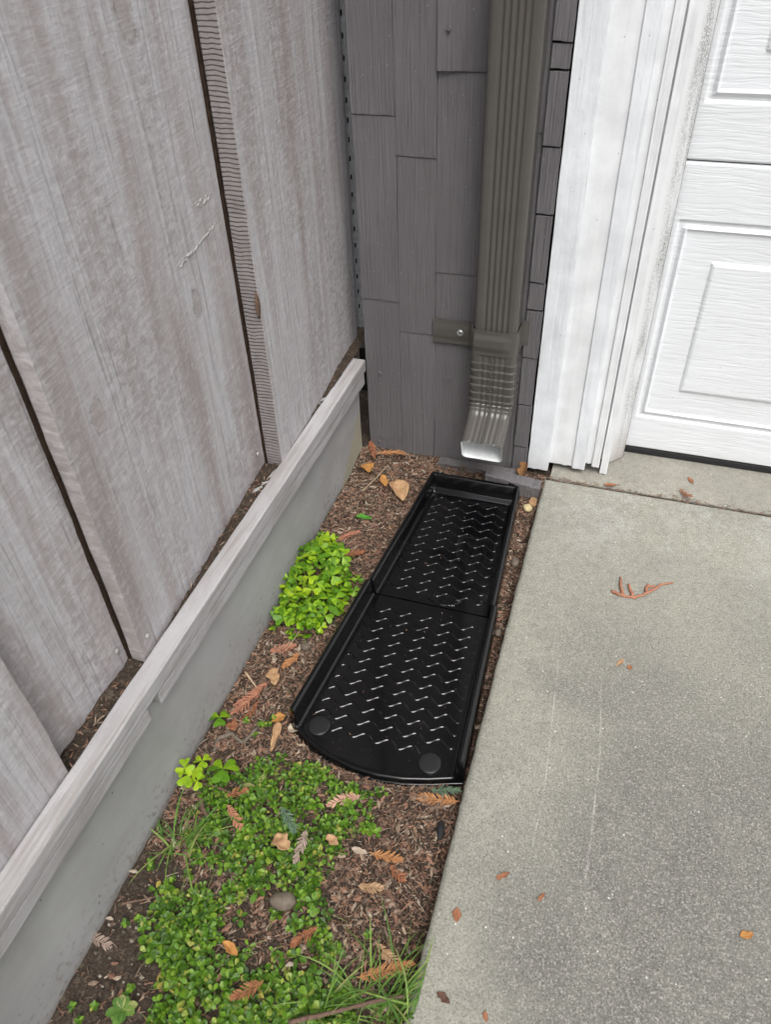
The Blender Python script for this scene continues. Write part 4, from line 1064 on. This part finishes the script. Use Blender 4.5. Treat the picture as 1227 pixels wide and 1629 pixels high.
# pale rosette and star weed
def rosette(x, y, n, L, wd, el, label, mat, name):
    V, F = [], []; z = soilz(x, y) + 0.012
    for k in range(n): add_leaf(V, F, Vector((0, 0, z)), k*6.283/n + rng.gauss(0, 0.2), el + rng.gauss(0, 0.12), L*rng.uniform(0.8, 1.15), wd, 0.3)
    c = empty(name, (x, y, 0), label, 'weed'); o = obj('leaves', mesh('leaves', V, F, mat, True), c)
rosette(-0.434, 0.176, 9, 0.018, 0.011, 0.35, 'pale round leaved rosette in the bare soil by the wall', 'grass', 'weed_rosette')
rosette(-0.402, 0.494, 6, 0.026, 0.0075, 0.2, 'star shaped weed with narrow pointed leaves beside the clover sprout', 'grass', 'weed_star')

# ================================================================== REDWOOD SPRIGS, LEAVES, TWIGS, STONES
def sprig_mesh(L, mat, seed):
    r = random.Random(seed); V, F = [], []; n = max(9, int(L/0.0030))
    pts = [(L*k/10, 0.05*L*math.sin(k/10*2.2 + seed), 0.0022 + 0.0016*math.sin(k*0.5 + seed)) for k in range(11)]
    tv, tf = tube(pts, [0.0009*(1 - 0.06*k) for k in range(11)], 5); V += tv; F += tf
    for k in range(n):
        t = 0.06 + 0.93*k/(n - 1); i = min(9, int(t*10)); b = Vector(pts[i]).lerp(Vector(pts[i + 1]), t*10 - i)
        ln = (0.0125*math.sin(0.35 + 2.55*t))*(0.75 + L*4.5)*r.uniform(0.8, 1.1)
        for sd in (1, -1):
            if r.random() < 0.06: continue
            a = sd*(1.0 - 0.35*t + r.gauss(0, 0.10)); e = r.gauss(0.10, 0.22); kk = len(V)
            d = Vector((math.cos(a)*math.cos(e), math.sin(a)*math.cos(e), math.sin(e))); s = Vector((-math.sin(a), math.cos(a), 0.2*sd)).normalized()
            for q, ww in ((0, 0.4), (0.35, 1.0), (0.75, 0.85), (1.0, 0.1)):
                c = b + d*ln*q + Vector((math.cos(a*0.4), 0, -0.35))*ln*0.16*q*q; ww *= 0.00110
                V += [tuple(c + s*ww), tuple(c + Vector((0, 0, 0.0005*(1 - q)))), tuple(c - s*ww)]
            for j in range(3):
                bb = kk + 3*j; F += [(bb, bb + 3, bb + 4, bb + 1), (bb + 1, bb + 4, bb + 5, bb + 2)]
    return mesh('needles', V, F, mat)
SPRIGS = [
('salmon',-0.466,0.675,0.004,-2.04,0.068,'longest salmon sprig of the trio beside the retaining wall'),('salmon',-0.472,0.655,0.003,-1.87,0.062,'middle salmon sprig of the trio beside the retaining wall'),('rust',-0.463,0.637,0.003,-1.74,0.047,'short rust sprig of the trio nearest the tan leaf'),
('orange',-0.435,0.748,0.004,-1.86,0.045,'orange needle sprig by the left rim of the splash block'),('pink',-0.243,0.521,0.010,-2.60,0.050,'pale pink needle sprig in front of the splash block'),('orange',-0.102,0.558,0.006,-3.08,0.068,'orange needle sprig between splash block corner and slab'),
('rust',-0.431,0.460,0.020,0.62,0.031,'small rust sprig across the forked twig'),('salmon',-0.425,0.447,0.020,-0.58,0.042,'salmon sprig hanging below the forked twig'),('rust',-0.277,0.253,0.026,-2.27,0.042,'rust sprig alone on the green mat at the bottom'),
('rust',-0.236,0.332,0.018,-2.21,0.039,'rust sprig in the gap near the oval stone'),('orange',-0.171,0.297,0.012,0.42,0.073,'large orange fan sprig near the slab at the bottom'),('tan',-0.159,0.340,0.010,-0.54,0.050,'tan sprig lying over the mulch above the large orange fan'),
('pale',-0.299,0.446,0.022,-1.55,0.047,'greyish dry sprig on the green mat beside the tan leaf'),('green',-0.349,0.467,0.020,-0.65,0.046,'blue green needle sprig on the green mat'),('orange',-0.204,0.445,0.010,0.10,0.048,'orange sprig at the edge of the green mat'),
('rust',-0.172,0.440,0.008,-0.51,0.029,'short rust sprig in the mulch beyond the mat edge'),('green',-0.148,0.567,0.006,0.14,0.042,'dull green sprig tucked under the splash block front'),('salmon',-0.474,1.035,0.004,0.66,0.049,'salmon sprig behind the clover clump'),
('rust',-0.440,0.989,0.004,0.52,0.040,'rust sprig between clover clump and splash block'),('pale',-0.527,0.236,0.003,-0.03,0.036,'faded sprig on bare soil at the wall foot'),('salmon',-0.488,0.735,0.003,0.60,0.046,'salmon sprig below the clover clump'),
('rust',0.177,1.346,0.0315,-0.83,0.034,'tan sprig lying on the garage threshold'),('tan',-0.206,0.402,0.008,0.09,0.034,'small tan sprig in the mulch beside the mat'),('rust',-0.500,1.345,0.016,-1.2,0.060,'rust sprig in the corner behind the wall end'),('orange',-0.475,1.302,0.014,0.17,0.065,'orange needles along the foot of the shingle wall')]
for i, (mt, x, y, z, a, L, lab) in enumerate(SPRIGS):
    o = obj('redwood_sprig', sprig_mesh(L, 's_' + mt, i + 1)); tag(o, lab, 'sprig', 'dry redwood sprigs')
    zz = z if x > -0.09 else max(z, soilz(x, y) + z)
    o.location = (x, y, zz); o.rotation_euler = (rng.gauss(0, 0.12), rng.gauss(-0.04, 0.06), a)
def dry_leaf(L, wd, mat, seed, curl=0.5):
    r = random.Random(seed); nu, nv = 7, 12
    def fn(u, v):
        s0 = 1 if u > 0.5 else -1
        h = math.sin(math.pi*min(1, v*0.96 + 0.02)**(0.7 + 0.5*(seed % 5)/5))**0.75*wd*0.5*(1 + 0.55*nz(v*4, seed*1.7, s0) + 0.3*nz(v*11, seed, s0*3)); s = (u - 0.5)*2
        x = L*v; y = s*h; z = curl*h*s*s*0.8 + curl*0.25*L*(v - 0.45)**2 + 0.10*L*nz(v*3, s*1.6, seed*0.7)
        return x, y, z + 0.0015
    th = 0.0005
    return fixn(mesh('dry_leaf', *slab(nu, nv, fn, lambda u, v: (lambda p: (p[0], p[1], p[2] - th))(fn(u, v))), mat, True))
LEAVES = [
('tan',-0.412,1.238,0.012,-1.03,0.066,0.036,'large curled tan leaf left of the splash block back'),('orange',-0.445,1.250,0.012,-1.12,0.034,0.018,'small orange leaf behind the large tan leaf'),('orange',-0.490,1.270,0.012,-1.00,0.038,0.026,'orange brown leaf in the corner by the retaining wall'),
('brownleaf',-0.140,1.322,0.040,-1.9,0.036,0.028,'round brown leaf propped against the white casing foot'),('tan',-0.338,0.428,0.024,-0.61,0.032,0.024,'tan folded leaf in the middle of the green mat'),('tan',-0.468,0.704,0.006,-1.03,0.037,0.020,'pointed tan leaf beside the salmon sprigs'),
('orange',-0.346,0.279,0.026,-0.38,0.027,0.012,'narrow orange leaf in the lower green mat'),('orange',-0.426,0.606,0.008,0.75,0.024,0.018,'orange leaf touching the splash block front left corner'),('tan',-0.413,0.608,0.006,-1.39,0.057,0.014,'long tan bark strip in front of the splash block corner'),
('green',-0.458,1.108,0.006,0.12,0.034,0.016,'single fresh green leaf on the mulch'),('rust',-0.488,0.584,0.006,-0.75,0.024,0.020,'rust coloured leaf below the salmon sprigs'),
('rust',-0.069,0.404,0.030,-1.41,0.018,0.011,'rust leaf on the slab close to its edge'),('darkleaf',-0.069,0.302,0.030,-0.37,0.019,0.009,'dark brown leaf on the slab at the bottom'),('rust',-0.028,0.455,0.030,0.64,0.020,0.007,'rust needle scrap on the slab'),
('rust',0.029,0.442,0.030,1.04,0.014,0.005,'tiny rust scrap right of the needle scrap'),('orange',0.277,0.473,0.030,0.51,0.018,0.010,'orange leaf near the right side of the slab'),('tan',0.093,0.852,0.030,1.04,0.020,0.007,'tan leaf scrap in the middle of the slab'),
('rust',0.113,0.850,0.030,1.39,0.010,0.008,'small reddish seed beside the tan leaf scrap'),('rust',-0.010,0.299,0.030,-1.15,0.011,0.006,'small rust leaf on the slab bottom edge of view'),('rust',0.025,1.319,0.0315,0.27,0.032,0.009,'rust leaf lying in the slab joint'),
('rust',0.193,1.393,0.030,-1.12,0.022,0.008,'small rust scrap near the garage door'),('tan',-0.269,0.447,0.020,-0.35,0.023,0.013,'tan seed husk on the green mat'),('pale',-0.230,0.444,0.014,-0.08,0.024,0.009,'pale leaf scrap at the mat edge'),
('pale',-0.395,0.600,0.006,0.4,0.024,0.020,'cream curled husk in front of the splash block corner'),('tan',-0.115,1.262,0.012,-1.2,0.030,0.016,'tan leaf by the grey sill block')]
for i, (mt, x, y, z, a, L, wd, lab) in enumerate(LEAVES):
    o = obj('fallen_leaf', dry_leaf(L, wd, 'l_' + mt, i*3 + 1, 0.65 if x < -0.1 else 0.3)); tag(o, lab, 'leaf', 'fallen leaves')
    zz = z if x > -0.095 else soilz(x, y) + z
    o.location = (x, y, zz); o.rotation_euler = (rng.gauss(0, 0.15 if x < -.1 else 0.04), rng.gauss(0, 0.1 if x < -.1 else 0.03), a)
bpy.data.objects['fallen_leaf.003'].rotation_euler = (0.5, 0.9, -1.9)
def twig(name, runs, mat, label, cat='twig', rough=0.3):
    V, F = [], []
    for pts, r in runs:
        P = []
        for (a, b) in zip(pts, pts[1:]):
            for k in range(6): t = k/6; P.append(tuple(a[i] + (b[i] - a[i])*t + (rough*r*nz(a[0]*90 + k, i*7, t*3)) for i in range(3)))
        P.append(pts[-1]); n = len(P)
        tv, tf = tube(P, [r*(1 - 0.45*k/n)*(1 + 0.3*nz(k*1.7, r*900)) for k in range(n)], 7); b = len(V); V += tv; F += [tuple(i + b for i in f) for f in tf]
    o = wobj(name, V, F, mat, None, True); return tag(o, label, cat)
Zc = 0.0325
twig('redwood_twig', [([(0.070, 1.018, Zc), (0.089, 1.012, Zc), (0.109, 1.013, Zc), (0.135, 1.033, Zc + .003), (0.156, 1.061, Zc), (0.174, 1.070, Zc)], 0.0030), ([(0.089, 1.013, Zc), (0.083, 1.035, Zc + .004), (0.081, 1.058, Zc)], 0.0028), ([(0.107, 1.014, Zc), (0.096, 1.041, Zc + .003)], 0.0034), ([(0.130, 1.030, Zc), (0.127, 1.046, Zc), (0.143, 1.053, Zc)], 0.0036)], 's_salmon', 'branching reddish cypress twig lying on the concrete slab', 'twig', 0.9)
twig('stick', [([(-0.229, 0.221, 0.026), (-0.189, 0.242, 0.030), (-0.136, 0.272, 0.030), (-0.098, 0.290, 0.034)], 0.0032)], 'bark', 'long brown stick across the bottom of the green mat')
twig('forked_twig', [([(-0.488, 0.471, 0.010), (-0.465, 0.441, 0.010), (-0.442, 0.423, 0.006)], 0.0042), ([(-0.486, 0.473, 0.010), (-0.452, 0.473, 0.014), (-0.425, 0.470, 0.016)], 0.0026)], 'bark', 'forked brown twig below the lime clover leaves')
twig('straw_stalk', [([(-0.510, 0.682, 0.008), (-0.476, 0.658, 0.006)], 0.0022)], 'straw', 'short grey stalk beside the pointed tan leaf')
twig('straw_stalk', [([(-0.462, 0.745, 0.006), (-0.448, 0.822, 0.010)], 0.0010)], 'straw', 'thin pale straw below the clover clump')
twig('straw_stalk', [([(-0.470, 1.19, 0.012), (-0.452, 1.235, 0.018), (-0.440, 1.275, 0.024)], 0.0010)], 'straw', 'thin straw curving up beside the large tan leaf')
twig('bark_root', [([(-0.490, 0.530, 0.005), (-0.496, 0.552, 0.006), (-0.480, 0.566, 0.008), (-0.455, 0.556, 0.007), (-0.443, 0.590, 0.006)], 0.0046)], 'pebble', 'curved grey root piece above the clover sprouts')
twig('dark_stick', [([(-0.505, 0.285, 0.008), (-0.455, 0.312, 0.010)], 0.0018)], 'bark', 'dark thin stick on bare soil left of the green mat')
def rock(name, x, y, z, rx, ry, rz, mat, label, seed, ang=0.0):
    b, f = ball(1, 1, 14, 9); V = []
    for v in b:
        k = 1 + 0.16*nz(v[0]*1.4, v[1]*1.4, v[2]*1.4 + seed) + 0.05*nz(v[0]*5, v[1]*5, v[2]*5 + seed)
        px, py = v[0]*rx*k, v[1]*ry*k; V.append((x + px*math.cos(ang) - py*math.sin(ang), y + px*math.sin(ang) + py*math.cos(ang), z + v[2]*rz*k))
    o = wobj(name, V, f, mat, None, True); return tag(o, label, 'stone')
rock('stone', -0.295, 0.351, 0.014, 0.019, 0.012, 0.010, 'pebble', 'oval brown stone sitting in the green mat', 3, 0.2)
rock('charred_chip', -0.119, 0.511, 0.002, 0.006, 0.014, 0.005, 'char', 'black charred chip in the mulch beside the slab', 8, 0.2)
rock('stone', -0.119, 1.236, 0.006, 0.010, 0.011, 0.007, 'yellowstone', 'yellowish stone beside the splash block back corner', 12)
rock('stone', -0.1155, 1.075, 0.000, 0.009, 0.012, 0.008, 'pebble', 'round grey pebble between splash block and slab', 17)
rock('stone', -0.112, 0.895, -0.002, 0.007, 0.009, 0.006, 'pebble', 'small pebble beside the splash block hinge', 21)
rock('stone', -0.432, 0.765, 0.004, 0.009, 0.008, 0.006, 'pebble', 'grey pebble below the clover clump next to the block rim', 25)
